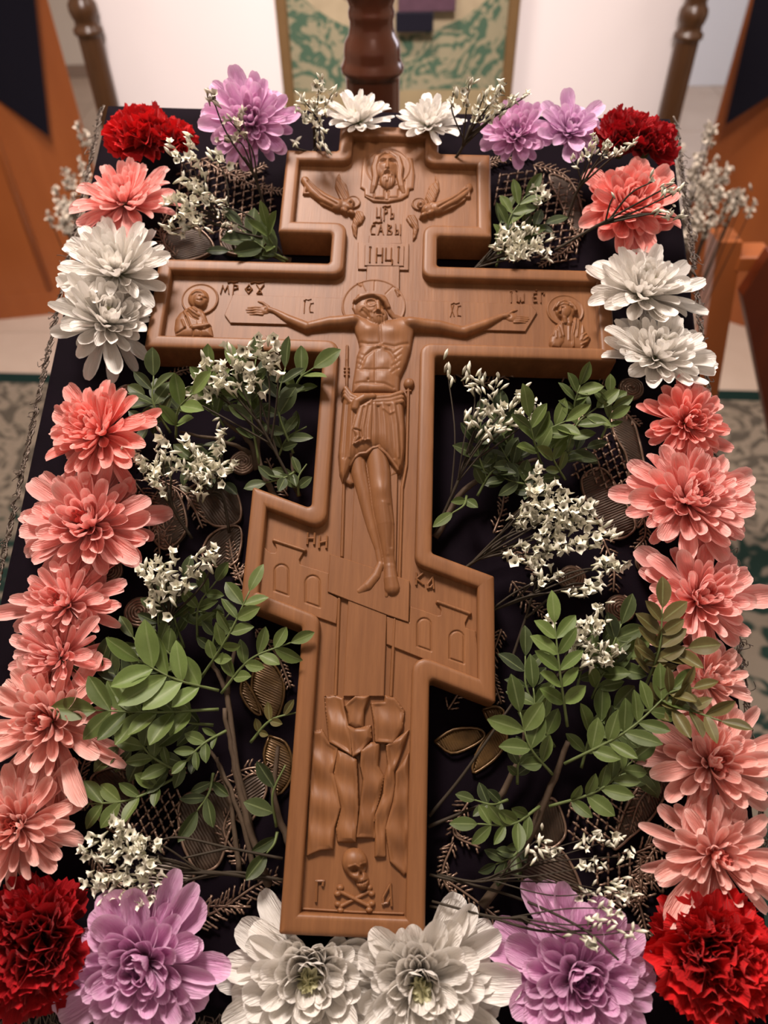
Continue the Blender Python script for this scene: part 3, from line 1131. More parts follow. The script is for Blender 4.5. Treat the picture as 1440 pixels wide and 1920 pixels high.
# hair: locks swept over the brow and down to the right shoulder, one lock behind the ear
for k, (off, rr, zz) in enumerate(((0, 1.3, 5.6), (-48, 1.4, 5.3), (-100, 1.4, 4.6), (-150, 1.3, 3.4))):
    P = [(345, 580), (430, 535 + off * 0.55), (560, 500 + off * 0.8), (680, 490 + off * 0.8), (800, 540 + off * 0.75), (890, 610 + off * 0.55), (940, 690 + off * 0.3)]
    R.chain(fh(*P), [rr] * 7, [zz - .4, zz + .5, zz + 1.0, zz + 1.0, zz + .7, zz, zz - .8], 1.0, 0.15)
for k, off in enumerate((0, 26, 50)):
    R.chain(fh((930, 640 + off), (975, 730 + off), (1040, 810 + off * .9), (1150, 835 + off * .6), (1310, 845 + off * .25)), [1.3, 1.2, 1.1, 0.9, 0.4], [3.6, 3.2, 2.6, 2.2, 1.8], 1.0, 0.15)
R.chain(fh((350, 585), (325, 680), (370, 780), (450, 850)), [1.4, 1.5, 1.3, 0.8], [2.6, 2.6, 2.6, 2.2], 1.0, 0.3)
R.chain(fh((395, 590), (390, 670), (420, 760), (470, 820)), [1.0, 1.1, 1.0, 0.8], [3.2, 3.2, 3.0, 2.6], 1.0, 0.2)
corpus_o = R.build('crucified_figure')
corpus_o['label'] = 'carved bearded figure with arms outstretched and bowed head'
hr.build('halo', None, corpus_o)

# loincloth
lc = zoomed(580, 500, 4.571, 5)
skirt = lc((300, 1080), (790, 1080), (800, 1200), (812, 1400), (808, 1560), (790, 1700), (765, 1740), (745, 1700), (720, 1670), (660, 1600), (590, 1550), (540, 1560), (480, 1600), (430, 1610), (380, 1650), (340, 1720), (310, 1790), (290, 1830), (268, 1760), (256, 1600), (275, 1350), (290, 1180))
L = Relief(skirt + lc((300, 1020), (900, 1860)), 2, 0.36)
L.dome(skirt, 4.2, 3.4, 9, 0)
mask = np.clip(L.sd(skirt) / 1.2, 0, 1)
for x0, x1, w, a in ((330, 300, 1.1, -0.8), (372, 345, 0.9, 0.7), (420, 400, 1.0, -0.6), (590, 605, 1.1, -0.7), (560, 560, 1.0, 0.6), (630, 660, 1.0, 0.5), (680, 730, 1.2, -0.7), (725, 765, 1.0, 0.6), (745, 790, 0.9, -0.6)):
    L.stroke(lc((x0, 1190), ((x0 + x1) / 2 + 4, 1360), (x1, 1640)), w, a, mask)
L.stroke(lc((640, 1235), (690, 1270), (720, 1260)), 0.8, 0.6, mask)
# wrapped belt and knot
for k, off in enumerate((0, 32, 62)):
    L.chain(lc((312, 1050 + off), (360, 1115 + off * .9), (430, 1150 + off * .7), (560, 1140 + off * .9), (690, 1125 + off), (790, 1085 + off * 1.2)), [1.7] * 6, [5.6, 6.3, 6.7, 6.7, 6.3, 5.4], 0.8, 0.25)
L.chain(lc((545, 1130), (470, 1145), (410, 1180), (395, 1230), (420, 1260)), [2.2, 2.6, 2.6, 2.4, 1.6], [7.6, 8.4, 8.6, 8.2, 7.4], 0.8, 0.4)
tail = lc((430, 1215), (545, 1150), (540, 1300), (530, 1520), (480, 1515), (410, 1540), (375, 1540), (400, 1470), (385, 1430), (368, 1410), (400, 1300))
L.dome(tail, 8.0, 1.2, 2.6, 0.0)
mt = np.clip(L.sd(tail) / 0.8, 0, 1)
for q in (((470, 1230), (440, 1400), (440, 1520)), ((515, 1210), (480, 1400), (478, 1510))):
    L.stroke(lc(*q), 0.8, -0.8, mt)
L.stroke(lc((375, 1415), (440, 1430), (450, 1480), (395, 1530)), 0.6, -0.9, mt)
L.stroke(lc((380, 1540), (450, 1510), (525, 1505)), 0.6, 0.6, mt)
# hem roll and the curled corners at either side
L.chain(lc((345, 1700), (385, 1640), (430, 1605), (490, 1600), (540, 1560), (590, 1550)), [0.9] * 6, [4.2, 4.6, 5.0, 5.4, 5.6, 5.6], 1.0, 0.2)
L.chain(lc((600, 1560), (660, 1605), (720, 1680), (760, 1735)), [0.9] * 4, [5.4, 5.0, 4.4, 4.0], 1.0, 0.2)
L.dome(lc((290, 1825), (345, 1720), (385, 1840), (345, 1855)), 1.6, 1.0, 2.5, 0.3)
L.dome(lc((700, 1690), (790, 1725), (750, 1760), (690, 1785)), 1.4, 0.8, 1.5, 0.3)
L.build('loincloth', None, corpus_o)

# ------------------------------------------------------------------ face on the cloth, at the head of the cross
ff = zoomed(660, 260, 10.286, 3)
cl = ff((230, 300), (190, 520), (160, 900), (240, 950), (240, 1060), (400, 1170), (690, 1185), (960, 1130), (1090, 1050), (1110, 940), (1190, 920), (1215, 640), (1170, 330))
R = Relief(cl + ff((700, 80)), 2, 0.3)
R.dome(cl, 0.9, 0.7, 2.0, 0)
mk = np.clip(R.sd(cl), 0, 1)
for q in (((430, 860), (430, 1100)), ((630, 960), (630, 1120)), ((715, 980), (715, 1110)), ((890, 1090), (900, 950)), ((250, 1060), (450, 1130), (690, 1150)), ((1000, 940), (1020, 780))):
    R.stroke(ff(*q), 0.5, -0.7, mk)
R.stroke(ff((440, 1100), (620, 1100)), 0.6, 0.6, mk).stroke(ff((720, 1095), (890, 1090)), 0.6, 0.6, mk)
c = ff((690, 520))[0]
d = np.hypot(R.X - c[0], (R.Y - c[1]) * 0.92)
R.H = np.maximum(R.H, np.where(d < 15.6, 1.5 + 0.6 * np.exp(-((d - 15.1) / .5) ** 2), 1.5 - (d - 15.6) * 5))
R.ell(ff((685, 520))[0], 9.0, 12.0, 0, 1.8, 3.6, 0.5)          # head with hair
R.ell(ff((685, 500))[0], 6.6, 9.0, 0, 3.0, 3.2, 0.4)           # face
R.ell(ff((685, 790))[0], 5.4, 7.0, 0, 2.2, 2.6, 0.8)           # beard
R.bumpy(ff((600, 490))[0], 2.2, 1.3, -1.8).bumpy(ff((775, 490))[0], 2.2, 1.3, -1.8)
R.bumpy(ff((600, 500))[0], 1.0, 0.6, 1.0).bumpy(ff((775, 500))[0], 1.0, 0.6, 1.0)
R.cap(ff((685, 450))[0], ff((680, 610))[0], 0.8, 1.25, 5.2, 6.0, 1.0, 0.6)
R.stroke(ff((540, 440), (600, 425), (660, 450)), 0.6, 0.7).stroke(ff((710, 450), (770, 425), (840, 445)), 0.6, 0.7)
R.stroke(ff((590, 720), (620, 665), (680, 645), (740, 665), (765, 720)), 0.7, 0.9)
R.stroke(ff((640, 705), (680, 690), (720, 705)), 0.5, -0.8)
R.stroke(ff((675, 850), (672, 980)), 0.7, -1.2)
for x in (610, 645, 715, 750):
    R.stroke(ff((x, 780), (x + (680 - x) * 0.15, 930)), 0.5, -0.5)
for s in (-1, 1):
    for k, off in enumerate((0, 34)):
        R.chain(ff((685 + s * 60, 290), (685 + s * (180 + off), 380), (685 + s * (235 + off), 560), (685 + s * (215 + off), 740), (685 + s * (250 + off), 900), (685 + s * (290 + off), 1010)), [1.2, 1.5, 1.6, 1.5, 1.4, 0.7], [3.4, 3.6, 3.2, 2.6, 2.0, 1.4], 1.0, 0.25)
R.stroke(ff((685, 260), (685, 330)), 0.6, -0.8)
R.build('face_relief')

# ------------------------------------------------------------------ two bowing angels in the upper arms
fa = zoomed(520, 220, 3.512, 3)
for mir in (0, 1):
    if mir == 0:
        rb = fa((180, 400), (240, 480), (320, 535), (400, 570))
        bodyc, headc, halc = (450, 575), (478, 556), (497, 543)
        wing1 = fa((405, 352), (420, 395), (455, 430), (478, 520), (440, 566), (410, 520), (378, 445), (382, 395))
        wing2 = fa((520, 600), (560, 610), (578, 640), (560, 680), (528, 700), (520, 785), (500, 760), (488, 700), (500, 650))
        folds = [((200, 420), (290, 520), (390, 580)), ((180, 470), (260, 540), (360, 590)), ((210, 400), (330, 500), (410, 540))]
        hem = fa((172, 395), (185, 440), (175, 490), (205, 490))
        knots = ((430, 560), (470, 590), (440, 610), (490, 625))
    else:
        rb = fa((1262, 450), (1200, 520), (1130, 560), (1050, 590))
        bodyc, headc, halc = (1000, 596), (950, 570), (935, 556)
        wing1 = fa((1040, 368), (1065, 410), (1070, 460), (1040, 540), (1005, 580), (972, 520), (1000, 440), (1040, 410))
        wing2 = fa((905, 630), (860, 632), (848, 655), (870, 690), (895, 715), (893, 800), (915, 775), (932, 715), (925, 660))
        folds = [((1250, 470), (1160, 540), (1060, 600)), ((1262, 500), (1190, 560), (1090, 610)), ((1240, 450), (1130, 525), (1040, 560))]
        hem = fa((1270, 430), (1262, 470), (1265, 510), (1240, 510))
        knots = ((1020, 575), (985, 600), (1010, 625), (965, 640))
    allp = rb + wing1 + wing2 + hem
    R = Relief(allp, 5, 0.3)
    hcn = fa(halc)[0]
    d = np.hypot(R.X - hcn[0], R.Y - hcn[1])
    R.H = np.maximum(R.H, np.where(d < 5.2, 1.0 + 0.6 * np.exp(-((d - 4.8) / .4) ** 2), 1.0 - (d - 5.2) * 5))
    R.chain(rb, [3.0, 4.2, 4.8, 5.0], [0.6, 0.8, 1.0, 1.2], 0.75, 0.5)
    R.dome(wing1, 0.8, 1.4, 2.2, 0.2)
    R.dome(wing2, 0.8, 1.4, 2.2, 0.2)
    for w_ in (wing1, wing2):
        cx, cy = np.mean([p[0] for p in w_]), np.mean([p[1] for p in w_])
        dx = np.sin((R.X - cx) * 2.2 + (R.Y - cy) * 1.1)
        R.H = np.where((R.sd(w_) > 0.4) & (d > 5.2), R.H + 0.28 * dx, R.H)
    for q in folds:
        R.stroke(fa(*q), 0.7, -0.9)
    R.ell(fa(bodyc)[0], 5.4, 4.6, 0.4 if mir else -0.4, 1.4, 3.0, 0.5)
    for q in knots:
        R.ell(fa(q)[0], 2.6, 1.7, -0.6 if mir == 0 else 0.6, 2.8, 1.6, 0.4)
    R.ell(fa(headc)[0], 3.0, 3.4, 0.3, 1.8, 2.6, 0.3)
    R.bumpy(fa((headc[0] + (6 if mir == 0 else -6), headc[1] + 10))[0], 1.0, 1.0, -1.3)
    R.chain(hem, [1.0] * 4, [1.2] * 4, 1.0, 0.3)
    R.build('angel_relief')

# ------------------------------------------------------------------ mourning woman (left end) and young man (right end)
fm = zoomed(310, 510, 13.09, 3)
P = fm((240, 1560), (200, 1360), (230, 1130), (330, 980), (450, 900), (560, 830), (700, 800), (860, 850), (960, 1010), (1020, 1180), (1090, 1260), (1130, 1380), (1160, 1560))
R = Relief(P + fm((380, 250), (1270, 1000)), 2, 0.3)
c = fm((830, 620))[0]
d = np.hypot(R.X - c[0], R.Y - c[1])
R.H = np.maximum(R.H, np.where(d < 12.0, 0.9 + 0.5 * np.exp(-((d - 11.6) / .5) ** 2), 0.9 - (d - 12.0) * 5))
R.dome(P, 0.9, 2.2, 5, 0)
mk = np.clip(R.sd(P), 0, 1)
R.ell(fm((800, 620))[0], 6.4, 7.2, 0.25, 1.6, 2.6, 0.4)        # veil
R.ell(fm((845, 690))[0], 4.2, 5.4, 0.35, 2.8, 2.4, 0.3)        # face
R.stroke(fm((660, 560), (760, 500), (900, 520), (1000, 620)), 0.6, 0.9)
R.bumpy(fm((860, 615))[0], 1.1, 0.6, -1.1).bumpy(fm((960, 660))[0], 0.9, 0.7, -1.1)
R.cap(fm((905, 620))[0], fm((900, 700))[0], 0.5, 0.8, 4.8, 5.2, 1.0, 0.3)
R.stroke(fm((790, 720), (860, 740)), 0.35, -0.6)
for q, a in ((((640, 700), (650, 860), (760, 960)), 0.8), (((560, 880), (680, 980), (820, 1070)), 1.0), (((540, 960), (650, 1090), (790, 1160)), -1.0), (((450, 940), (540, 1120), (620, 1340)), 0.9), (((420, 1180), (480, 1340)), 0.7),
             (((500, 1100), (590, 1320)), -0.8), (((880, 860), (960, 1050), (1050, 1240)), 0.6), (((690, 1390), (660, 1540)), -0.7), (((860, 1420), (850, 1550)), -0.5), (((240, 1490), (330, 1470), (480, 1380)), -0.9)):
    R.stroke(fm(*q), 0.6, a, mk)
R.chain(fm((690, 1350), (850, 1330), (1050, 1280)), [1.8, 1.6, 1.1], [2.6, 2.8, 2.4], 0.9, 0.4)
for k in range(4):
    R.chain(fm((800 + k * 30, 1330), (790 + k * 36, 1180)), [0.6, 0.4], [3.0, 2.8], 1.0, 0.1)
R.stroke(fm((820, 1400), (960, 1400), (1060, 1330)), 0.6, -1.0, mk)
R.build('mourning_woman_relief')

fj = zoomed(1010, 540, 12, 3)
P = fj((300, 1330), (250, 1230), (270, 1060), (340, 930), (400, 800), (520, 720), (620, 650), (780, 640), (930, 660), (1020, 800), (1080, 960), (1190, 1080), (1130, 1200), (1050, 1280), (1000, 1345))
R = Relief(P + fj((200, 130), (1030, 700)), 2, 0.3)
c = fj((615, 460))[0]
d = np.hypot(R.X - c[0], R.Y - c[1])
R.H = np.maximum(R.H, np.where(d < 11.8, 0.9 + 0.5 * np.exp(-((d - 11.4) / .5) ** 2), 0.9 - (d - 11.8) * 5))
R.dome(P, 0.7, 1.6, 4, 0)
mk = np.clip(R.sd(P), 0, 1)
R.dome(fj((300, 1300), (255, 1200), (280, 1040), (420, 820), (520, 720), (590, 760), (580, 900), (600, 1080), (590, 1210), (480, 1330)), 1.4, 1.8, 3, 0.2)
R.ell(fj((600, 480))[0], 6.4, 6.6, 0.2, 1.6, 2.4, 0.4)
R.ell(fj((580, 520))[0], 4.4, 5.4, -0.3, 2.8, 2.2, 0.3)
R.cap(fj((690, 620))[0], fj((690, 760))[0], 2.6, 2.8, 1.4, 1.2, 0.7, 0.8)
for k, q in enumerate((((390, 440), (460, 350), (560, 310), (650, 330)), ((470, 400), (560, 370), (640, 390)), ((640, 330), (720, 360), (790, 430)), ((700, 400), (800, 440), (830, 510)))):
    R.chain(fj(*q), [0.9, 1.3, 1.3, 0.9][:len(q)], [3.6] * len(q), 1.0, 0.3)
R.bumpy(fj((535, 470))[0], 1.2, 0.6, -1.0).bumpy(fj((450, 490))[0], 0.9, 0.6, -1.0)
R.cap(fj((490, 450))[0], fj((470, 560))[0], 0.5, 0.8, 4.6, 4.9, 1.0, 0.3)
R.chain(fj((600, 760), (580, 680), (530, 600)), [1.5, 1.5, 1.0], [2.4, 3.0, 3.4], 0.9, 0.3)
for q, a in ((((840, 640), (830, 820), (770, 1050), (790, 1300)), 1.0), (((910, 660), (890, 850), (870, 1080)), 0.7), (((870, 700), (850, 900)), -0.8), (((770, 760), (740, 1000), (750, 1180)), -0.7), (((690, 780), (690, 1150)), 0.4), (((360, 930), (330, 1060)), 0.6),
             (((400, 960), (400, 1120)), 0.6), (((510, 760), (530, 900), (570, 1060)), 0.8), (((430, 860), (480, 1000), (500, 1100)), 0.7), (((1120, 960), (1000, 1060), (970, 1150)), 0.7), (((1110, 1080), (1020, 1150)), 0.7), (((1090, 1190), (980, 1250)), 0.7), (((1010, 790), (1000, 1000)), 0.6), (((1020, 1290), (970, 1340)), 0.6)):
    R.stroke(fj(*q), 0.6, a, np.clip(R.sd(P) + 0.5, 0, 1))
R.build('mourning_man_relief')

# ------------------------------------------------------------------ city walls on the slanting foot bar
fc = zoomed(440, 880, 2.88, 1)
def arch(R, x0, x1, y0, y1):
    w = (x1 - x0) / 2
    sl = 0.35
    pts = [(x0, y1 - w * 0)] + [(x0, y0 + w)] + [((x0 + x1) / 2 - w * math.cos(a), y0 + w + (-w) * math.sin(a)) for a in [i * PI / 8 for i in range(1, 8)]] + [(x1, y0 + w + 6)] + [(x1, y1 + w * sl * 2)] + [(x0, y1)]
    R.stroke(fc(*pts), 0.42, -0.75)


lowl = fc((125, 686), (158, 420), (195, 452), (222, 452), (228, 428), (212, 382), (378, 437), (347, 490), (352, 515), (508, 562), (508, 668), (560, 700), (548, 835))
R = Relief(lowl, 2, 0.3)
R.dome(lowl, 1.5, 0.0, 1, 0)
R.chain(fc((215, 386), (378, 440)), [1.0, 1.0], [1.7, 1.7], 1.0, 0.1)
arch(R, 215, 290, 515, 655)
arch(R, 382, 460, 575, 718)
R.build('city_relief')
lowr = fc((822, 945), (822, 795), (945, 830), (950, 742), (1000, 757), (1095, 792), (1112, 790), (1116, 762), (1098, 714), (1268, 778), (1242, 832), (1246, 856), (1300, 875), (1330, 1148))
R = Relief(lowr, 2, 0.3)
R.dome(lowr, 1.5, 0.0, 1, 0)
R.chain(fc((1098, 718), (1268, 780)), [1.0, 1.0], [1.7, 1.7], 1.0, 0.1)
arch(R, 986, 1060, 805, 955)
arch(R, 1160, 1237, 873, 1022)
R.build('city_relief')

# ------------------------------------------------------------------ rocks of the hill: each facet its own carved piece
fr = zoomed(510, 1280, 3.84, 2)
ROCKS = [
    ([(310, 345), (360, 335), (412, 430), (478, 470), (440, 650), (452, 680), (496, 900), (450, 1050), (440, 1200), (345, 1208), (250, 1250), (285, 350)], 1.0, (0.05, -0.015)),
    ([(474, 485), (570, 520), (612, 555), (625, 900), (603, 1150), (473, 1148), (460, 1060), (496, 900), (445, 670)], 1.6, (0.09, 0.01)),
    ([(985, 500), (890, 645), (890, 722), (870, 860), (815, 1050), (850, 1290), (950, 1392), (985, 1380)], 1.2, (-0.07, 0.01)),
    ([(640, 490), (712, 430), (778, 430), (762, 600), (808, 682), (770, 850), (738, 950), (738, 1120), (608, 1114), (655, 700), (635, 600)], 2.0, (-0.10, 0.02)),
    ([(820, 452), (985, 340), (960, 430), (880, 640), (888, 725), (868, 860), (818, 1050), (815, 1255), (742, 1255), (742, 950), (800, 800), (808, 690), (832, 590)], 1.5, (-0.08, 0.015)),
    ([(378, 96), (450, 88), (512, 112), (522, 190), (552, 300), (572, 400), (578, 530), (480, 468), (412, 430), (385, 200)], 1.7, (0.09, -0.03)),
    ([(712, 148), (810, 140), (815, 92), (885, 112), (952, 202), (940, 330), (872, 440), (742, 430), (734, 300)], 2.1, (-0.07, -0.03)),
    ([(532, 300), (600, 330), (712, 308), (718, 400), (642, 500), (580, 540), (568, 430)], 2.5, (-0.06, -0.05)),
    ([(524, 165), (600, 98), (700, 95), (662, 200), (655, 325), (600, 330), (552, 300), (545, 215)], 2.4, (-0.06, 0.05)),
]
for poly, z, tl in ROCKS:
    P = fr(*poly)
    R = Relief(P, 1.5, 0.32)
    R.dome(P, z + 0.4, 0.8, 1.4, 0, 5, (tl[0] * 1.7, tl[1] * 1.7))
    s = R.sd(P)
    nz = 0.75 * np.sin(R.Y * 0.36 + R.X * 0.10 + z * 7) + 0.35 * np.sin(R.X * 0.55 + R.Y * 0.12 + z * 3) + 0.22 * np.sin(R.Y * 0.28 + R.X * 0.3 + z * 5)
    R.H = np.where(s > 0, np.maximum(R.H + nz * np.clip(s / 2, 0, 1), 0.35), R.H)
    R.build('rock')

# ------------------------------------------------------------------ skull and crossed bones
fs = zoomed(510, 1280, 3.84, 4)
pts = fs((470, 1180), (740, 1520))
R = Relief(pts, 4, 0.28)
R.ell(fs((594, 1300))[0], 6.3, 6.9, 0.5, 0.6, 5.2, 0)
R.ell(fs((612, 1385))[0], 5.4, 3.0, -0.35, 1.0, 3.6, 0.9)
R.ell(fs((648, 1430))[0], 3.3, 4.4, 0.2, 0.8, 3.4, 0.8)
R.bumpy(fs((595, 1348))[0], 1.9, 1.7, -3.0, -0.2).bumpy(fs((662, 1330))[0], 1.4, 1.7, -2.8, 0.1)
R.stroke(fs((555, 1325), (600, 1312), (632, 1328)), 0.6, 0.7).stroke(fs((642, 1308), (672, 1300)), 0.6, 0.7)
R.bumpy(fs((640, 1383))[0], 0.8, 1.3, -2.2, 0.2)
R.stroke(fs((612, 1447), (650, 1444), (685, 1427)), 0.45, -0.9)
for x in (615, 632, 650, 668):
    R.stroke(fs((x, 1430), (x + 3, 1458)), 0.28, -0.45)
R.bumpy(fs((690, 1385))[0], 1.0, 1.7, -1.2)
R.build('skull')
for (a, b) in (((486, 1622), (702, 1508)), ((484, 1508), (702, 1618))):
    p0, p1 = fs(a)[0], fs(b)[0]
    R = Relief([p0, p1], 4, 0.3)
    hz = 0.2 if a[1] > 1600 else 0.7
    R.cap(p0, p1, 1.0, 1.0, hz, hz, 1.1, 0)
    dv = Vector((p1[0] - p0[0], p1[1] - p0[1])).normalized()
    nv = Vector((-dv.y, dv.x))
    for q, s in ((p0, -1), (p1, 1)):
        for t in (-1, 1):
            R.ell((q[0] + dv.x * s * 0.4 + nv.x * t * 1.5, q[1] + dv.y * s * 0.4 + nv.y * t * 1.5), 1.7, 1.4, 0, hz, 1.5, 0.5)
    R.build('bone')
R = Relief(fr((215, 1620), (950, 1672)), 2, 0.3)
R.chain(fr((220, 1632), (580, 1655), (945, 1668)), [0.6] * 3, [0.1] * 3, 1.0, 0)
R.build('ground_line')

# ------------------------------------------------------------------ the carved letters
def row(glyphs, x0, y0, x1, y1, gap=0.25):
    n = len(glyphs)
    w = (x1 - x0) / (n + gap * (n - 1))
    return [(g, x0 + i * w * (1 + gap), y0, x0 + i * w * (1 + gap) + w, y1) for i, g in enumerate(glyphs)]


inscription('inscription', row(['TS', 'R', 'SOFT'], 705, 389, 740, 408) + [('~', 718, 383, 732, 387)], 0.9)
inscription('inscription', row(['S', 'L', 'V', 'Y'], 692, 420, 752, 439) + [('~', 700, 413, 716, 417)], 0.9)
inscription('inscription', row(['I', 'N', 'TS', 'I'], 686, 465, 754, 490), 1.3, 3.2, 1.8, 3) 
inscription('inscription', row(['M', 'R'], 413, 533, 448, 549) + row(['TH', 'U'], 457, 533, 495, 549) + [('~', 427, 525, 445, 529), ('~', 470, 525, 494, 530)], 0.75)
inscription('inscription', row(['I', 'S'], 565, 567, 588, 586) + [('~', 570, 559, 583, 563)], 0.9, 2.2, 1.0, 2)
inscription('inscription', row(['X', 'S'], 843, 572, 865, 593) + [('~', 846, 566, 861, 570)], 0.9, 2.2, 1.0, 2)
inscription('inscription', row(['I', 'W'], 951, 548, 984, 566, 0.1) + row(['E', 'G'], 998, 548, 1022, 566) + [('.', 965, 541, 972, 545), ('.', 1003, 541, 1009, 545)], 0.75)
inscription('inscription', [('N', 574, 1000, 591, 1019), ('H', 596, 1006, 614, 1026)], 1.4, 1.6)
inscription('inscription', [('K', 778, 1075, 795, 1095), ('A', 800, 1082, 814, 1103)], 1.3, 1.6)
inscription('inscription', [('G', 586, 1652, 607, 1689)], 1.5, 1.6)
inscription('inscription', [('A', 715, 1658, 735, 1697)], 1.4, 1.6)
# ================================================================== flowers
def attr_mesh(name, V, F, T):
    """mesh with a per-vertex attribute: x = along 0..1, y = across 0..1"""
    me = mesh_from(name, V, F)
    a = me.attributes.new('lie', 'FLOAT_VECTOR', 'POINT')
    a.data.foreach_set('vector', np.array(T, np.float32).ravel())
    return me


def petal_mesh(name, width=0.3, cup=0.5, curve=0.15, tip=0.0, base=0.35, n=7, k=4, seed=0, notch=0.0, twist=0.0):
    """a petal one unit long along x, z up; spoon outline, trough section, curved length"""
    r = random.Random(seed)
    V, F, T = [], [], []
    ph = r.uniform(-0.2, 0.2)
    ts = [0.0, 0.2, 0.4, 0.58, 0.74, 0.87, 0.955, 1.0][:n + 1] if n == 7 else [0.0, 0.28, 0.55, 0.78, 0.93, 1.0]
    for i in range(n + 1):
        t = ts[i]
        w = width * (base + (1 - base) * min(1, t / 0.66) ** 1.2)
        if t > 0.70:
            w *= math.sqrt(max(0.0, 1 - ((t - 0.70) / 0.315) ** 2.4))
        w = max(w, width * 0.22)
        zc = curve * t * t + tip * max(0, t - 0.65) ** 2 * 6
        side = ph * 0.25 * t * t
        for j in range(k + 1):
            s = j / k * 2 - 1
            x = t * (1 - 0.06 * abs(curve)) - notch * (1 - abs(s)) * (t > 0.95)
            y = s * w * 0.5
            z = zc + cup * w * (s * s) * (0.6 + 0.4 * (1 - t)) + 0.012 * math.sin(7 * t + ph * 9) * s
            a = twist * t
            y, z2 = y * math.cos(a) - (z - zc) * math.sin(a), zc + y * math.sin(a) + (z - zc) * math.cos(a)
            V.append((x, y + side, z2))
            T.append((t, abs(s), 0))
    for i in range(n):
        for j in range(k):
            a = i * (k + 1) + j
            F.append((a, a + k + 1, a + k + 2, a + 1))
    return attr_mesh(name, V, F, T)


def petal_mat(name, heart, mid, edge, tip=None, edge_amt=0.75, trans=0.3, var=0.12, heart_to=0.35):
    w = NT(name)
    at_ = w.n('ShaderNodeAttribute', attribute_name='lie')
    sp = w.n('ShaderNodeSeparateXYZ')
    w.link(at_.outputs['Vector'], sp.inputs[0])
    t, s = sp.outputs[0], sp.outputs[1]
    c = w.ramp(t, [(0.0, heart), (heart_to, mid), (0.8, mid), (1.0, tip or mid)])
    e = w.math('POWER', s, 3.0)
    rim = w.math('MULTIPLY', w.math('SUBTRACT', t, 0.86), 7.0, clamp=True)
    e = w.math('MAXIMUM', e, rim)
    e = w.math('MULTIPLY', e, edge_amt)
    c = w.mix(e, c, edge)
    v = w.coords('Object', (3, 38, 3))
    streak = w.noise(v, 1.0, 2)
    c = w.mix(w.math('MULTIPLY_ADD', streak, 0.9, -0.25, clamp=True), c, edge)
    oi = w.n('ShaderNodeObjectInfo')
    hsv = w.n('ShaderNodeHueSaturation')
    w.link(c, hsv.inputs['Color'])
    w.link(w.math('MULTIPLY_ADD', oi.outputs['Random'], var * 2, 1 - var), hsv.inputs['Value'])
    c = hsv.outputs[0]
    w.set(c, 0.55, 0, 0.2, 0.08)
    w.bump(streak, 0.35, 0.02)
    tr = w.n('ShaderNodeBsdfTranslucent')
    w.link(c, tr.inputs[0])
    mx = w.n('ShaderNodeMixShader')
    mx.inputs[0].default_value = trans
    w.link(w.b.outputs[0], mx.inputs[1])
    w.link(tr.outputs[0], mx.inputs[2])
    w.link(mx.outputs[0], w.out.inputs[0])
    return w.m


PM = {
    'pink': petal_mat('pink_petal', rgb(214, 74, 74), rgb(246, 152, 144), rgb(255, 212, 204)),
    'coral': petal_mat('coral_petal', rgb(226, 66, 62), rgb(252, 134, 124), rgb(255, 200, 190)),
    'salmon': petal_mat('salmon_petal', rgb(212, 92, 82), rgb(242, 162, 150), rgb(252, 214, 204)),
    'white': petal_mat('white_petal', rgb(200, 198, 142), rgb(240, 234, 226), rgb(248, 244, 238), trans=0.25, var=0.05, heart_to=0.3),
    'lilac': petal_mat('lilac_petal', rgb(154, 74, 126), rgb(218, 154, 198), rgb(238, 200, 226), var=0.1),
    'pale_lilac': petal_mat('pale_lilac_petal', rgb(180, 96, 160), rgb(222, 170, 212), rgb(240, 208, 232), var=0.1),
    'red': petal_mat('carnation_petal', rgb(130, 4, 8), rgb(194, 14, 20), rgb(220, 40, 40), edge_amt=0.35, trans=0.2, var=0.22),
    'crimson': petal_mat('dark_carnation_petal', rgb(104, 2, 10), rgb(164, 8, 20), rgb(192, 28, 36), edge_amt=0.35, trans=0.2, var=0.22),
}
for _k, (_h, _m) in {'white': (rgb(150, 156, 70), rgb(232, 230, 190)), 'pink': (rgb(180, 48, 50), rgb(232, 116, 108)), 'coral': (rgb(196, 46, 44), rgb(240, 106, 96)),
                    'salmon': (rgb(176, 64, 58), rgb(228, 128, 116)), 'lilac': (rgb(110, 44, 92), rgb(186, 122, 174)), 'pale_lilac': (rgb(140, 76, 110), rgb(206, 150, 190))}.items():
    PM[_k + '_heart'] = petal_mat(_k + '_heart_petal', _h, _m, _m, edge_amt=0.3, heart_to=0.5)
M['calyx'] = plain_mat('green_calyx', rgb(78, 96, 52), 0.6)

def in_cross(p, grow=1.5):
    """is a point of the lectern frame inside the wood of the cross?"""
    if p.z > THICK + 0.0015:
        return False
    x, y = p.x * 1000, p.y * 1000
    c = False
    for i in range(len(OUT)):
        (ax, ay), (bx, by) = OUT[i - 1], OUT[i]
        if (ay > y) != (by > y) and x < (bx - ax) * (y - ay) / (by - ay) + ax:
            c = not c
        dx, dy = bx - ax, by - ay
        t = max(0, min(1, ((x - ax) * dx + (y - ay) * dy) / (dx * dx + dy * dy)))
        if math.hypot(x - ax - dx * t, y - ay - dy * t) < grow:
            return True
    return c


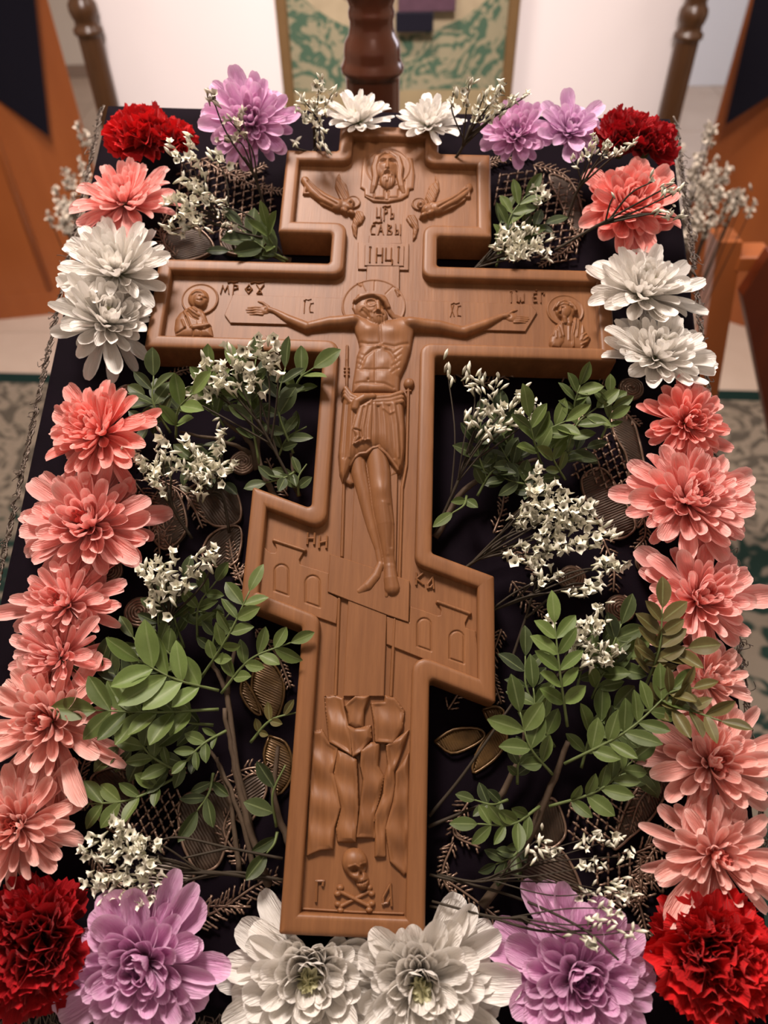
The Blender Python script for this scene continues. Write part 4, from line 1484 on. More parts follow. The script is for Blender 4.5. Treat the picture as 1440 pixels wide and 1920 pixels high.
PETALS = {}
def petal_set(kind, mat):
    key = (kind, mat)
    if key in PETALS:
        return PETALS[key]
    spec = {
        'slim': dict(width=0.27, cup=0.42, curve=0.10, base=0.3),
        'spoon': dict(width=0.33, cup=0.40, curve=0.06, base=0.28),
        'wide': dict(width=0.42, cup=0.38, curve=0.12, base=0.36),
    }[kind]
    out = {'outer': [], 'mid': [], 'inner': [], 'heart': []}
    for s in range(4):
        out['outer'].append(petal_mesh('petal', seed=s, **{**spec, 'curve': spec['curve'] + (s - 1.5) * 0.10, 'tip': -0.12 if s % 2 else 0.1, 'twist': (s - 1.5) * 0.18}))
        out['mid'].append(petal_mesh('petal', seed=10 + s, **{**spec, 'curve': 0.22 + 0.05 * s, 'cup': spec['cup'] + 0.15, 'twist': (s - 1.5) * 0.1}))
        out['inner'].append(petal_mesh('petal', seed=20 + s, **{**spec, 'width': spec['width'] * 1.05, 'curve': 0.42 + 0.06 * s, 'cup': 0.85, 'base': 0.5}))
        out['heart'].append(petal_mesh('petal', seed=30 + s, n=5, k=3, width=0.42, cup=1.1, curve=0.5 + 0.05 * s, base=0.6))
    for kk, v in out.items():
        for me in v:
            me.materials.append(PM[mat + '_heart'] if kk == 'heart' else PM[mat])
    PETALS[key] = out
    return out


def axis_matrix(pos, tilt, spin):
    z = Vector((tilt[0], tilt[1], 1)).normalized()
    q = Vector((0, 0, 1)).rotation_difference(z)
    return Matrix.Translation(pos) @ q.to_matrix().to_4x4() @ Matrix.Rotation(spin, 4, 'Z')


def chrysanthemum(px, py, rpx, mat, label, kind='spoon', tilt=(0, 0), h=0.026, n=74, seed=0, droop=-6, steep=74, ragged=0.12, heart=0.13, group=None, strays=()):
    r = random.Random(seed * 7 + 3)
    p = at(px, py, h)
    R = rpx / ppm(p)
    Mt = axis_matrix(p, tilt, r.uniform(0, 6.28))
    base = Mt @ Vector((0, 0, -0.30 * R))
    Mt = Mt @ Matrix.Translation((0, 0, -0.30 * R))
    root = empty('chrysanthemum', MK @ Mt)
    tag(root, label, 'flower', group)
    m = MB()
    m.lathe([(0.10 * R, -0.16 * R), (0.17 * R, -0.10 * R), (0.19 * R, 0.0), (0.12 * R, 0.05 * R)], 12)
    m.build('calyx', M['calyx'], root)
    sets = petal_set(kind, mat)
    ga = PI * (3 - math.sqrt(5))
    n = int(n * 1.42)
    for i in range(n):
        f = i / (n - 1)                                # 0 outermost, 1 heart
        e = droop + (steep - 8 - droop) * f ** 1.2 + r.gauss(0, 5)
        ln = R * (1.0 - 0.72 * f ** 1.1) * (1 + r.gauss(0, ragged) * (1 - f) ** 0.5)
        ring = 'outer' if f < 0.36 else 'mid' if f < 0.66 else 'inner' if f < 1 - heart * 1.5 else 'heart'
        if ring == 'heart':
            ln = R * r.uniform(0.22, 0.30)
            e = r.uniform(66, 88)
        r0 = R * (0.13 * (1 - f) + 0.015)
        z0 = R * (0.02 + 0.13 * f)
        an = i * ga + r.gauss(0, 0.08)
        roll, wid = r.gauss(0, 0.16), (r.uniform(0.85, 1.15) if f < .6 else 1.15)
        me = sets[ring][r.randrange(4)]
        for tries in range(7):
            ma = (Matrix.Rotation(an, 4, 'Z') @ Matrix.Translation((r0, 0, z0)) @ Matrix.Rotation(-math.radians(e), 4, 'Y')
                  @ Matrix.Rotation(roll, 4, 'X') @ Matrix.Diagonal((ln, ln * wid, ln, 1)))
            if any(in_cross(Mt @ ma @ Vector((u, w, 0.1))) for u, w in ((0.5, 0), (0.75, 0.12), (0.75, -0.12), (0.97, 0))):
                e += 7
                ln *= 0.92
            else:
                new('petal', me, None, root, ma)
                break
    for (an, e, k) in strays:                          # single long loose petals
        q = Mt.inverted() @ Vector((0, 0, 0))
        d = (Mt.to_3x3().inverted() @ Vector((math.cos(math.radians(an)), math.sin(math.radians(an)), 0)))
        a2 = math.atan2(d.y, d.x)
        ma = Matrix.Rotation(a2, 4, 'Z') @ Matrix.Translation((0.12 * R, 0, 0)) @ Matrix.Rotation(-math.radians(e), 4, 'Y') @ Matrix.Diagonal((R * k, R * 0.8, R, 1))
        new('petal', sets['outer'][r.randrange(4)], None, root, ma)
    return root


def frill_mesh(seed):
    r = random.Random(seed)
    V, F, T = [], [], []
    n, k = 5, 18
    ph, am = r.uniform(0, 6), r.uniform(0.09, 0.15)
    for i in range(n + 1):
        t = i / n
        for j in range(k + 1):
            s = j / k * 2 - 1
            a = s * 0.78
            rad = t * (1.0 + (0.03 if j % 2 else -0.025) * (t > 0.9) + r.uniform(-.02, .02) * (t > 0.9)) * (1 - 0.10 * s * s)
            x, y = rad * math.cos(a), rad * math.sin(a) * 0.95
            z = am * math.sin(s * 6 + ph) * t * t + 0.06 * math.sin(s * 11 + ph * 2) * t ** 3 + 0.10 * t * t
            V.append((x, y, z))
            T.append((t, abs(s) * 0.5, 0))
    for i in range(n):
        for j in range(k):
            a = i * (k + 1) + j
            F.append((a, a + k + 1, a + k + 2, a + 1))
    return attr_mesh('petal', V, F, T)


FRILL = {}
def carnation(px, py, rpx, mat, label, tilt=(0, 0), h=0.028, n=60, seed=0, top=74, low=2):
    r = random.Random(seed * 13 + 5)
    p = at(px, py, h)
    R = rpx / ppm(p)
    Mt = axis_matrix(p, tilt, r.uniform(0, 6.28)) @ Matrix.Translation((0, 0, -0.35 * R))
    root = empty('carnation', MK @ Mt)
    tag(root, label, 'flower')
    if mat not in FRILL:
        FRILL[mat] = [frill_mesh(s) for s in range(6)]
        for me in FRILL[mat]:
            me.materials.append(PM[mat])
    m = MB()
    m.lathe([(0.10 * R, -0.55 * R), (0.14 * R, -0.45 * R), (0.16 * R, -0.1 * R), (0.10 * R, 0.02 * R)], 12)
    m.build('calyx', M['calyx'], root)
    n = int(n * 1.35)
    for i in range(n):
        f = i / (n - 1)
        e = low + (top - low) * f ** 0.85 + r.gauss(0, 9)
        ln = R * (1.0 - 0.30 * f) * (1 + r.gauss(0, 0.08))
        an = i * PI * (3 - math.sqrt(5)) + r.gauss(0, 0.3)
        off = R * 0.22 * f
        ma = (Matrix.Rotation(an, 4, 'Z') @ Matrix.Translation((0.05 * R * (1 - f) + off * r.random(), off * r.gauss(0, .6), -0.1 * R + 0.10 * R * f)) @ Matrix.Rotation(-math.radians(e), 4, 'Y')
              @ Matrix.Rotation(r.gauss(0, 0.2 + 0.6 * f), 4, 'X') @ Matrix.Diagonal((ln, ln * r.uniform(0.55, 0.85), ln, 1)))
        new('petal', FRILL[mat][r.randrange(6)], None, root, ma)
    return root


# ---- left side, from the top of the lectern down
carnation(264, 236, 72, 'red', 'red carnation at the upper left corner, the larger of the pair', (-0.1, 0.25), 0.03, 48, 1)
carnation(322, 250, 44, 'red', 'small red carnation between large red carnation and lilac chrysanthemum', (0.2, 0.1), 0.03, 34, 2)
chrysanthemum(468, 222, 82, 'lilac', 'lilac chrysanthemum at the top edge left of the cross head', 'spoon', (0.05, -0.55), 0.04, 72, 3, droop=-4)
chrysanthemum(228, 362, 92, 'pink', 'pink chrysanthemum below the upper left red carnation', 'slim', (0.0, 0.15), 0.03, 76, 4, steep=70)
chrysanthemum(213, 492, 104, 'white', 'white chrysanthemum left of the cross arm, upper of two', 'slim', (0.0, 0.15), 0.034, 78, 5, droop=2)
chrysanthemum(205, 590, 100, 'white', 'white chrysanthemum left of the cross arm, lower of two, with hanging petals', 'spoon', (0.45, 0.15), 0.03, 72, 6, droop=2, strays=((-70, -30, 1.0), (-98, -30, 1.05), (-45, -20, 0.9)))
chrysanthemum(172, 803, 98, 'coral', 'bright coral chrysanthemum seen from the side under the white pair on the left', 'spoon', (-0.35, 0.0), 0.034, 80, 7, droop=0, strays=((14, -12, 1.2), (-60, -20, 1.25)))
chrysanthemum(156, 975, 124, 'pink', 'widest pink chrysanthemum on the left edge, fully open', 'spoon', (0.0, 0.0), 0.026, 84, 8, steep=66, ragged=0.15)
chrysanthemum(112, 1128, 98, 'pink', 'pink chrysanthemum on the left edge with separate petals pointing right', 'slim', (-0.15, 0.0), 0.026, 66, 9, ragged=0.2, strays=((0, -4, 1.05), (18, -4, 1.0), (-18, -6, 1.05)))
chrysanthemum(98, 1232, 92, 'pink', 'pink chrysanthemum on the left edge beside the long green leaflets', 'slim', (-0.2, -0.1), 0.024, 62, 10, ragged=0.18)
chrysanthemum(82, 1350, 122, 'salmon', 'pink chrysanthemum on the left edge with long loose petals hanging down', 'slim', (0.0, 0.0), 0.026, 66, 11, ragged=0.2, strays=((-62, -4, 1.1), (-80, -6, 1.15), (-25, -8, 1.3)))
chrysanthemum(22, 1548, 112, 'salmon', 'pink chrysanthemum cut by the photo edge above the lower left carnation', 'slim', (0.05, 0.0), 0.026, 70, 12, ragged=0.14)
carnation(48, 1775, 122, 'crimson', 'dark red carnation at the lower left corner', (0.05, 0.0), 0.03, 60, 13)
chrysanthemum(262, 1815, 132, 'lilac', 'lilac chrysanthemum at the bottom left beside the red carnation', 'wide', (0.0, -0.1), 0.026, 82, 14, ragged=0.12, strays=((75, 0, 1.25), (60, 0, 1.2)))
chrysanthemum(578, 1838, 152, 'white', 'large white chrysanthemum with a green heart below the cross foot, left one', 'wide', (0.0, -0.05), 0.015, 92, 15, steep=58, ragged=0.1, droop=-4, strays=((128, -2, 1.05),))
chrysanthemum(790, 1850, 148, 'white', 'large white chrysanthemum overlapping the lower right corner of the cross foot', 'wide', (0.0, -0.12), 0.022, 92, 16, steep=62, ragged=0.1, strays=((58, 6, 1.1), (35, 2, 1.1)))
chrysanthemum(1092, 1838, 136, 'lilac', 'lilac chrysanthemum at the bottom right beside the red carnation', 'wide', (0.0, 0.0), 0.026, 86, 17, ragged=0.12, strays=((120, 2, 1.3), (100, 2, 1.15), (168, -4, 1.2)))
carnation(1348, 1800, 122, 'red', 'bright red carnation at the lower right corner', (-0.05, 0.0), 0.03, 60, 18)
# ---- right side, upwards
chrysanthemum(1352, 1605, 112, 'salmon', 'pale salmon chrysanthemum above the lower right carnation with stray petals reaching left', 'slim', (0.05, -0.1), 0.026, 58, 19, ragged=0.2, strays=((163, 0, 1.3), (195, -4, 1.15), (-120, -6, 1.1), (-95, -6, 1.1)))
chrysanthemum(1345, 1432, 114, 'salmon', 'salmon chrysanthemum with curled heart and wide gaps on the right edge', 'spoon', (0.05, 0.0), 0.026, 60, 20, ragged=0.2, strays=((48, 6, 1.15), (20, 4, 1.25), (-100, -6, 1.2)))
chrysanthemum(1338, 1272, 82, 'salmon', 'half hidden salmon chrysanthemum on the right edge behind the olive leaflets', 'spoon', (0.3, 0.1), 0.022, 54, 21, ragged=0.15)
chrysanthemum(1322, 1118, 112, 'pink', 'pink chrysanthemum on right edge with long petals fanned to the right', 'spoon', (0.12, 0.0), 0.026, 66, 22, ragged=0.16, strays=((150, -6, 0.95), (-92, -4, 0.9)))
chrysanthemum(1303, 928, 116, 'pink', 'fullest pink chrysanthemum on the right edge', 'spoon', (0.1, 0.05), 0.032, 88, 23, steep=72, ragged=0.12)
chrysanthemum(1296, 790, 78, 'coral', 'coral chrysanthemum on the right under the white pair', 'spoon', (0.15, -0.3), 0.03, 74, 24, ragged=0.1, strays=((165, -6, 1.2),))
chrysanthemum(1240, 652, 98, 'white', 'white chrysanthemum right of the cross arm, lower of two', 'spoon', (0.1, 0.25), 0.032, 74, 25, droop=2, strays=((185, -10, 0.95), (-5, -8, 1.1)))
chrysanthemum(1212, 530, 98, 'white', 'white chrysanthemum right of the cross arm, upper of two', 'spoon', (0.1, 0.25), 0.034, 76, 46, droop=2, strays=((152, 4, 1.05),))
chrysanthemum(1184, 378, 88, 'coral', 'coral chrysanthemum crossed by dark twigs on upper right', 'wide', (0.05, -0.1), 0.034, 74, 27, droop=0)
carnation(1170, 240, 62, 'crimson', 'dark red carnation at upper right, left one of the pair', (-0.05, 0.35), 0.034, 42, 28)
carnation(1226, 256, 58, 'crimson', 'dark red carnation at upper right corner, outer one of the pair', (0.25, 0.25), 0.03, 42, 29)
chrysanthemum(968, 246, 60, 'lilac', 'lilac chrysanthemum at the top edge right of the cross head', 'wide', (-0.2, -0.3), 0.034, 52, 30, droop=-10)
chrysanthemum(1072, 238, 58, 'pale_lilac', 'pale lilac chrysanthemum beside the upper right carnations', 'wide', (0.1, -0.2), 0.036, 46, 31, droop=0, ragged=0.2)
chrysanthemum(672, 212, 64, 'white', 'white chrysanthemum behind the cross head, left one', 'slim', (0.0, 0.25), 0.03, 60, 32, droop=8)
chrysanthemum(806, 220, 62, 'white', 'white chrysanthemum behind the cross head, right one', 'spoon', (0.1, 0.25), 0.03, 60, 33, droop=4)

# ================================================================== green leafy sprigs
def leaflet_mesh(seed, ratio=0.42, fold=0.16, curl=-0.12, pointy=1.0):
    V, F, T = [], [], []
    n, k = 7, 4
    for i in range(n + 1):
        t = i / n
        w = ratio * (math.sin(PI * t ** (1.1 * pointy))) ** 0.7 if 0 < t < 1 else 0.0
        w = max(w, 0.025)
        for j in range(k + 1):
            s = j / k * 2 - 1
            V.append((t, s * w * 0.5, curl * t * t + fold * abs(s) * w + 0.01 * math.sin(9 * t + seed)))
            T.append((t, abs(s), 0))
    for i in range(n):
        for j in range(k):
            a = i * (k + 1) + j
            F.append((a, a + k + 1, a + k + 2, a + 1))
    return attr_mesh('leaflet', V, F, T)


def leaf_mat(name, a, b):
    w = NT(name)
    at_ = w.n('ShaderNodeAttribute', attribute_name='lie')
    sp = w.n('ShaderNodeSeparateXYZ')
    w.link(at_.outputs['Vector'], sp.inputs[0])
    oi = w.n('ShaderNodeObjectInfo')
    c = w.mix(oi.outputs['Random'], a, b)
    nz = w.noise(w.coords('Object'), 14, 3)
    c = w.mix(w.math('MULTIPLY', nz, 0.35), c, tuple(x * 0.55 for x in a[:3]) + (1,))
    rib = w.math('LESS_THAN', sp.outputs[1], 0.09)
    rib2 = w.math('MULTIPLY', w.math('GREATER_THAN', sp.outputs[1], 0.93), 0.5)
    c = w.mix(w.math('MULTIPLY', w.math('MAXIMUM', rib, rib2), 0.32), c, rgb(150, 162, 112))
    w.set(c, 0.5, 0, 0.35)
    tr = w.n('ShaderNodeBsdfTranslucent')
    w.link(c, tr.inputs[0])
    mx = w.n('ShaderNodeMixShader')
    mx.inputs[0].default_value = 0.18
    w.link(w.b.outputs[0], mx.inputs[1])
    w.link(tr.outputs[0], mx.inputs[2])
    w.link(mx.outputs[0], w.out.inputs[0])
    return w.m


LM = {'green': leaf_mat('green_leaf', rgb(70, 84, 40), rgb(104, 120, 62)), 'dark': leaf_mat('dark_green_leaf', rgb(48, 58, 32), rgb(76, 88, 46)),
      'olive': leaf_mat('olive_leaf', rgb(82, 74, 38), rgb(110, 100, 56)), 'bright': leaf_mat('bright_leaf', rgb(92, 112, 54), rgb(120, 140, 76))}
M['twig'] = wood_mat('grey_brown_twig', rgb(58, 46, 36), rgb(98, 82, 66), (200, 200, 40), 0.7, 0.2)
M['green_stem'] = plain_mat('green_stem', rgb(92, 104, 60), 0.55, 0, 0.3)
M['thin_twig'] = plain_mat('thin_dark_twig', rgb(52, 44, 34), 0.65, 0, 0.2)
LEAVES = {}
for nm in LM:
    LEAVES[nm] = [leaflet_mesh(s, 0.44 + 0.035 * (s % 3), 0.10 + 0.05 * s, -0.18 + 0.09 * s, 0.9 + 0.1 * (s % 2)) for s in range(5)]
    for me in LEAVES[nm]:
        me.materials.append(LM[nm])


def sprig(label, branches, fronds, seed=0, twig_r=0.0022, group=None):
    """branches: woody twigs as lists of (px, py, h); fronds: (start, end, pairs, leaf length px, mat, bend)"""
    r = random.Random(seed)
    p0 = at(*branches[0][0]) if branches else at(*fronds[0][0])
    root = empty('leafy_sprig', MK @ Matrix.Translation(p0))
    tag(root, label, 'leafy branch', group)
    if branches:
        m = MB()
        for bi, b in enumerate(branches):
            P = catmull([at(*q) - p0 for q in b], 6)
            n = len(P)
            rr = twig_r * (1.0 if bi == 0 else 0.7)
            m.tube([p + Vector((r.gauss(0, 0.0003), r.gauss(0, 0.0003), 0)) for p in P], [rr * (1 - 0.5 * i / n) for i in range(n)], 7)
        m.build('woody_stem', M['twig'], root)
    for fr_ in fronds:
        a, b, n, lp, mat, bend = (list(fr_) + [0.12])[:6]
        A, B = at(*a) - p0, at(*b) - p0
        d = B - A
        Lr = d.length
        side = Vector((-d.y, d.x, 0)).normalized()
        mid = (A + B) / 2 + side * bend * Lr + Vector((0, 0, 0.10 * Lr))
        P = catmull([A, mid, B], 7)
        m = MB()
        m.tube(P, [0.0009 - 0.0005 * i / len(P) for i in range(len(P))], 5)
        m.build('leaf_stalk', M['green_stem'], root)
        ll = lp / ppm(B + p0)
        for k in range(n + 1):
            u = 0.22 + 0.78 * k / max(n, 1) if n > 0 else 1.0
            fi = u * (len(P) - 1)
            i0 = min(int(fi), len(P) - 2)
            pos = P[i0].lerp(P[i0 + 1], fi - i0)
            tan = (P[i0 + 1] - P[i0]).normalized()
            sd = Vector((0, 0, 1)).cross(tan).normalized()
            sides = (1, -1) if k < n else (0,)
            for s in sides:
                ang = math.radians(r.uniform(42, 62)) * s
                dirv = (tan * math.cos(ang) + sd * math.sin(ang) + Vector((0, 0, r.uniform(-0.08, 0.34)))).normalized()
                up = (Vector((0, 0, 1)) + sd * s * r.uniform(-0.5, 0.25) + Vector((r.gauss(0, .2), r.gauss(0, .2), 0)))
                y = up.cross(dirv).normalized()
                z = dirv.cross(y)
                sc = ll * r.uniform(0.82, 1.12) * (0.85 if k == 0 else 1.0)
                w_ = sc * r.uniform(0.9, 1.15)
                ma = Matrix.Translation(pos) @ Matrix((dirv, y, z)).transposed().to_4x4() @ Matrix.Diagonal((sc, w_, sc, 1))
                if any(in_cross(p0 + ma @ Vector((u, 0, 0)), 0.5) for u in (0.5, 0.95)):
                    continue
                new('leaflet', LEAVES[mat][r.randrange(5)], None, root, ma)
    return root


G, D, O, BR = 'green', 'dark', 'olive', 'bright'
sprig('dark green sprig tucked against the upper left of the cross head', [[(545, 490, .006), (480, 465, .012)]],
      [((540, 488, .01), (455, 432, .022), 3, 58, D), ((535, 492, .008), (430, 470, .014), 3, 52, D, -.1), ((520, 470, .012), (500, 425, .03), 2, 48, G)], 1)
sprig('leafy sprig in the corner under the left cross arm, pale broad leaflets', [[(480, 880, .006), (470, 830, .012), (420, 790, .018)], [(470, 850, .01), (430, 830, .02), (340, 810, .02)]],
      [((330, 822, .016), (362, 738, .04), 2, 62, BR), ((320, 812, .014), (288, 705, .028), 3, 58, D), ((360, 775, .012), (272, 742, .02), 3, 50, D), ((420, 800, .016), (392, 700, .03), 3, 56, G),
       ((440, 820, .012), (330, 872, .014), 3, 52, D), ((380, 760, .012), (470, 745, .02), 3, 52, G, -.1), ((300, 790, .01), (262, 800, .012), 2, 44, D), ((330, 860, .008), (420, 905, .01), 3, 46, D)], 2)
sprig('dark leafy sprig beside the cross shaft under the left arm', [[(520, 940, .006), (490, 880, .012), (482, 800, .02)], [(560, 930, .006), (545, 850, .012)]],
      [((486, 870, .014), (480, 672, .034), 5, 48, D, .05), ((550, 850, .012), (535, 690, .028), 4, 54, D), ((548, 752, .016), (588, 690, .03), 2, 58, G), ((560, 880, .01), (500, 905, .014), 3, 44, D),
       ((520, 860, .01), (575, 800, .016), 3, 46, D), ((500, 800, .016), (440, 690, .03), 3, 48, G), ((560, 930, .008), (575, 870, .012), 2, 44, D)], 3)
sprig('green sprig low on the left whose top leaves touch the slanted foot bar', [[(470, 1560, .005), (440, 1420, .012), (425, 1300, .016), (395, 1240, .02)], [(425, 1300, .016), (440, 1210, .018)]],
      [((378, 1270, .016), (468, 1108, .036), 5, 52, G, -.06), ((335, 1240, .014), (300, 1120, .022), 4, 44, D), ((345, 1215, .014), (345, 1085, .026), 4, 44, D), ((330, 1262, .012), (250, 1195, .016), 4, 46, D),
       ((415, 1300, .018), (545, 1205, .026), 4, 54, G, .1), ((370, 1200, .014), (405, 1090, .028), 3, 46, G), ((360, 1250, .014), (290, 1180, .022), 3, 44, G), ((400, 1240, .012), (430, 1150, .02), 3, 42, D), ((350, 1160, .014), (395, 1150, .02), 2, 40, G)], 4)
sprig('large bright sprig with long leaflets at lower left, woody fork to the right', [[(505, 1660, .004), (470, 1560, .008), (440, 1440, .012), (420, 1330, .018)], [(450, 1640, .004), (430, 1500, .008), (405, 1420, .012)], [(480, 1650, .004), (440, 1500, .01), (380, 1380, .012)]],
      [((410, 1295, .022), (262, 1238, .036), 4, 88, BR, .06), ((410, 1330, .018), (180, 1332, .028), 6, 74, G, .03), ((345, 1452, .012), (248, 1350, .02), 4, 56, G), ((335, 1455, .012), (160, 1508, .016), 4, 54, G, .1),
       ((425, 1370, .016), (350, 1425, .024), 3, 42, G, -.05), ((268, 1310, .01), (175, 1225, .014), 3, 66, D), ((330, 1385, .01), (200, 1395, .012), 4, 58, D), ((390, 1400, .01), (290, 1440, .012), 3, 54, D),
       ((330, 1270, .01), (240, 1270, .016), 3, 60, D), ((400, 1360, .012), (300, 1320, .016), 4, 58, D), ((400, 1450, .008), (370, 1520, .012), 2, 58, D)], 5)
sprig('little olive leaved sprig by the lower shaft, left of it', [[(545, 1590, .004), (515, 1500, .008), (520, 1400, .01)]],
      [((470, 1392, .012), (560, 1335, .02), 3, 36, O), ((518, 1550, .01), (535, 1435, .022), 2, 66, D), ((520, 1560, .008), (500, 1600, .012), 1, 60, D)], 6)
sprig('dark leafed sprig by the cross head on the right', [[(900, 500, .006), (940, 470, .012), (975, 430, .02)]],
      [((948, 478, .012), (985, 368, .03), 4, 46, G), ((935, 490, .01), (948, 400, .02), 3, 44, D), ((960, 470, .01), (1022, 420, .018), 3, 42, D), ((930, 500, .008), (965, 450, .016), 2, 46, D)], 7)
sprig('green sprig under the right cross arm, stems running down to the shaft', [[(815, 1010, .005), (870, 920, .01), (940, 880, .016), (1010, 860, .018)], [(960, 970, .005), (1000, 930, .01), (1060, 850, .016)]],
      [((1014, 868, .02), (992, 782, .04), 3, 58, G, .05), ((1082, 805, .018), (1088, 722, .034), 4, 44, G), ((1128, 822, .016), (1144, 738, .03), 4, 42, G, -.08), ((915, 905, .014), (902, 790, .026), 4, 50, D), ((895, 930, .012), (965, 862, .016), 3, 48, D),
       ((875, 930, .012), (848, 962, .024), 1, 52, G), ((1015, 912, .012), (925, 888, .016), 3, 48, D, .1), ((1062, 845, .016), (1118, 765, .028), 3, 50, G), ((1000, 850, .016), (1060, 790, .03), 3, 52, G), ((960, 850, .014), (940, 780, .024), 3, 48, D),
       ((1040, 880, .01), (1100, 840, .014), 3, 48, D), ((950, 930, .01), (1010, 900, .014), 3, 46, D), ((990, 900, .01), (940, 840, .02), 3, 48, D), ((1060, 900, .012), (1030, 820, .024), 3, 50, G)], 8)
sprig('large green sprig at lower right with pinnate leaves reaching the salmon flowers', [[(905, 1700, .004), (990, 1575, .008), (1040, 1460, .014), (1065, 1390, .02)], [(935, 1500, .006), (975, 1420, .01), (985, 1370, .014)]],
      [((1064, 1362, .026), (1040, 1168, .046), 5, 60, BR, .03), ((1058, 1432, .02), (1262, 1292, .038), 6, 68, G, -.05), ((1036, 1452, .018), (975, 1335, .032), 3, 66, G), ((1030, 1512, .014), (1188, 1425, .026), 5, 54, G, -.08),
       ((1012, 1512, .014), (895, 1545, .022), 4, 50, G, .12), ((985, 1570, .01), (930, 1620, .014), 3, 44, D), ((1110, 1310, .016), (1165, 1235, .026), 3, 62, G), ((970, 1470, .012), (990, 1400, .02), 3, 42, D), ((952, 1500, .01), (890, 1500, .014), 2, 44, D),
       ((1080, 1300, .014), (1130, 1200, .02), 3, 58, D), ((1100, 1400, .012), (1190, 1370, .016), 4, 58, D), ((1010, 1340, .012), (985, 1230, .018), 3, 54, D), ((1040, 1400, .012), (1000, 1290, .02), 3, 58, G), ((1120, 1480, .008), (1230, 1450, .01), 4, 52, D), ((1090, 1440, .01), (1150, 1330, .016), 3, 60, G)], 9, 0.0026)
sprig('olive green leaf sprays lying over the pink flowers on the right', [[(1140, 1400, .01), (1185, 1340, .018), (1212, 1290, .024)]],
      [((1205, 1300, .024), (1242, 1140, .045), 5, 56, O, -.04), ((1190, 1335, .024), (1352, 1352, .05), 4, 58, O, .08), ((1150, 1290, .02), (1165, 1170, .03), 3, 56, D), ((1185, 1260, .026), (1290, 1215, .04), 3, 56, O), ((1220, 1330, .03), (1300, 1290, .046), 3, 52, O)], 10)

# ================================================================== white-flowered statice sprigs
def floret_mesh(kind, seed):
    r = random.Random(seed)
    V, F, T = [], [], []
    if kind == 'open':
        prof = [(0.0, 0.05), (0.35, 0.10), (0.6, 0.16)]
        k = 10
        for x, rr in prof:
            for j in range(k):
                a = 2 * PI * j / k
                V.append((x, rr * math.cos(a), rr * math.sin(a)))
                T.append((x, 0, 0))
        for j in range(k):
            a = 2 * PI * j / k
            rr = 0.50 if j % 2 == 0 else 0.36
            rr *= r.uniform(0.8, 1.15)
            V.append((0.82 + (0.06 if j % 2 == 0 else -0.05) + r.uniform(-.06, .06), rr * math.cos(a), rr * math.sin(a)))
            T.append((1.0, 1, 0))
        for i in range(3):
            for j in range(k):
                j2 = (j + 1) % k
                F.append((i * k + j, i * k + j2, (i + 1) * k + j2, (i + 1) * k + j))
    else:
        prof = [(0.0, 0.04), (0.3, 0.12), (0.65, 0.17), (0.9, 0.11), (1.1, 0.02)]
        k = 6
        for x, rr in prof:
            for j in range(k):
                a = 2 * PI * j / k
                V.append((x, rr * math.cos(a), rr * math.sin(a)))
                T.append((x, 0, 0))
        for i in range(4):
            for j in range(k):
                j2 = (j + 1) % k
                F.append((i * k + j, i * k + j2, (i + 1) * k + j2, (i + 1) * k + j))
    me = attr_mesh('floret', V, F, T)
    return me


def floret_mat(name, base, tip):
    w = NT(name)
    at_ = w.n('ShaderNodeAttribute', attribute_name='lie')
    sp = w.n('ShaderNodeSeparateXYZ')
    w.link(at_.outputs['Vector'], sp.inputs[0])
    c = w.ramp(sp.outputs[0], [(0.0, base), (0.5, w.b.inputs[0].default_value[:] if False else tuple((b + t) / 2 for b, t in zip(base, tip))), (0.8, tip)])
    oi = w.n('ShaderNodeObjectInfo')
    hsv = w.n('ShaderNodeHueSaturation')
    w.link(c, hsv.inputs['Color'])
    w.link(w.math('MULTIPLY_ADD', oi.outputs['Random'], 0.35, 0.75), hsv.inputs['Value'])
    w.set(hsv.outputs[0], 0.65, 0, 0.2)
    return w.m


FM = {'cream': floret_mat('cream_floret', rgb(128, 126, 92), rgb(240, 236, 218)), 'dull': floret_mat('dull_floret', rgb(112, 100, 86), rgb(200, 188, 172))}
FLOR = {}
for nm in FM:
    FLOR[nm] = {'open': [floret_mesh('open', s) for s in range(4)], 'bud': [floret_mesh('bud', 9)]}
    for v in FLOR[nm].values():
        for me in v:
            me.materials.append(FM[nm])


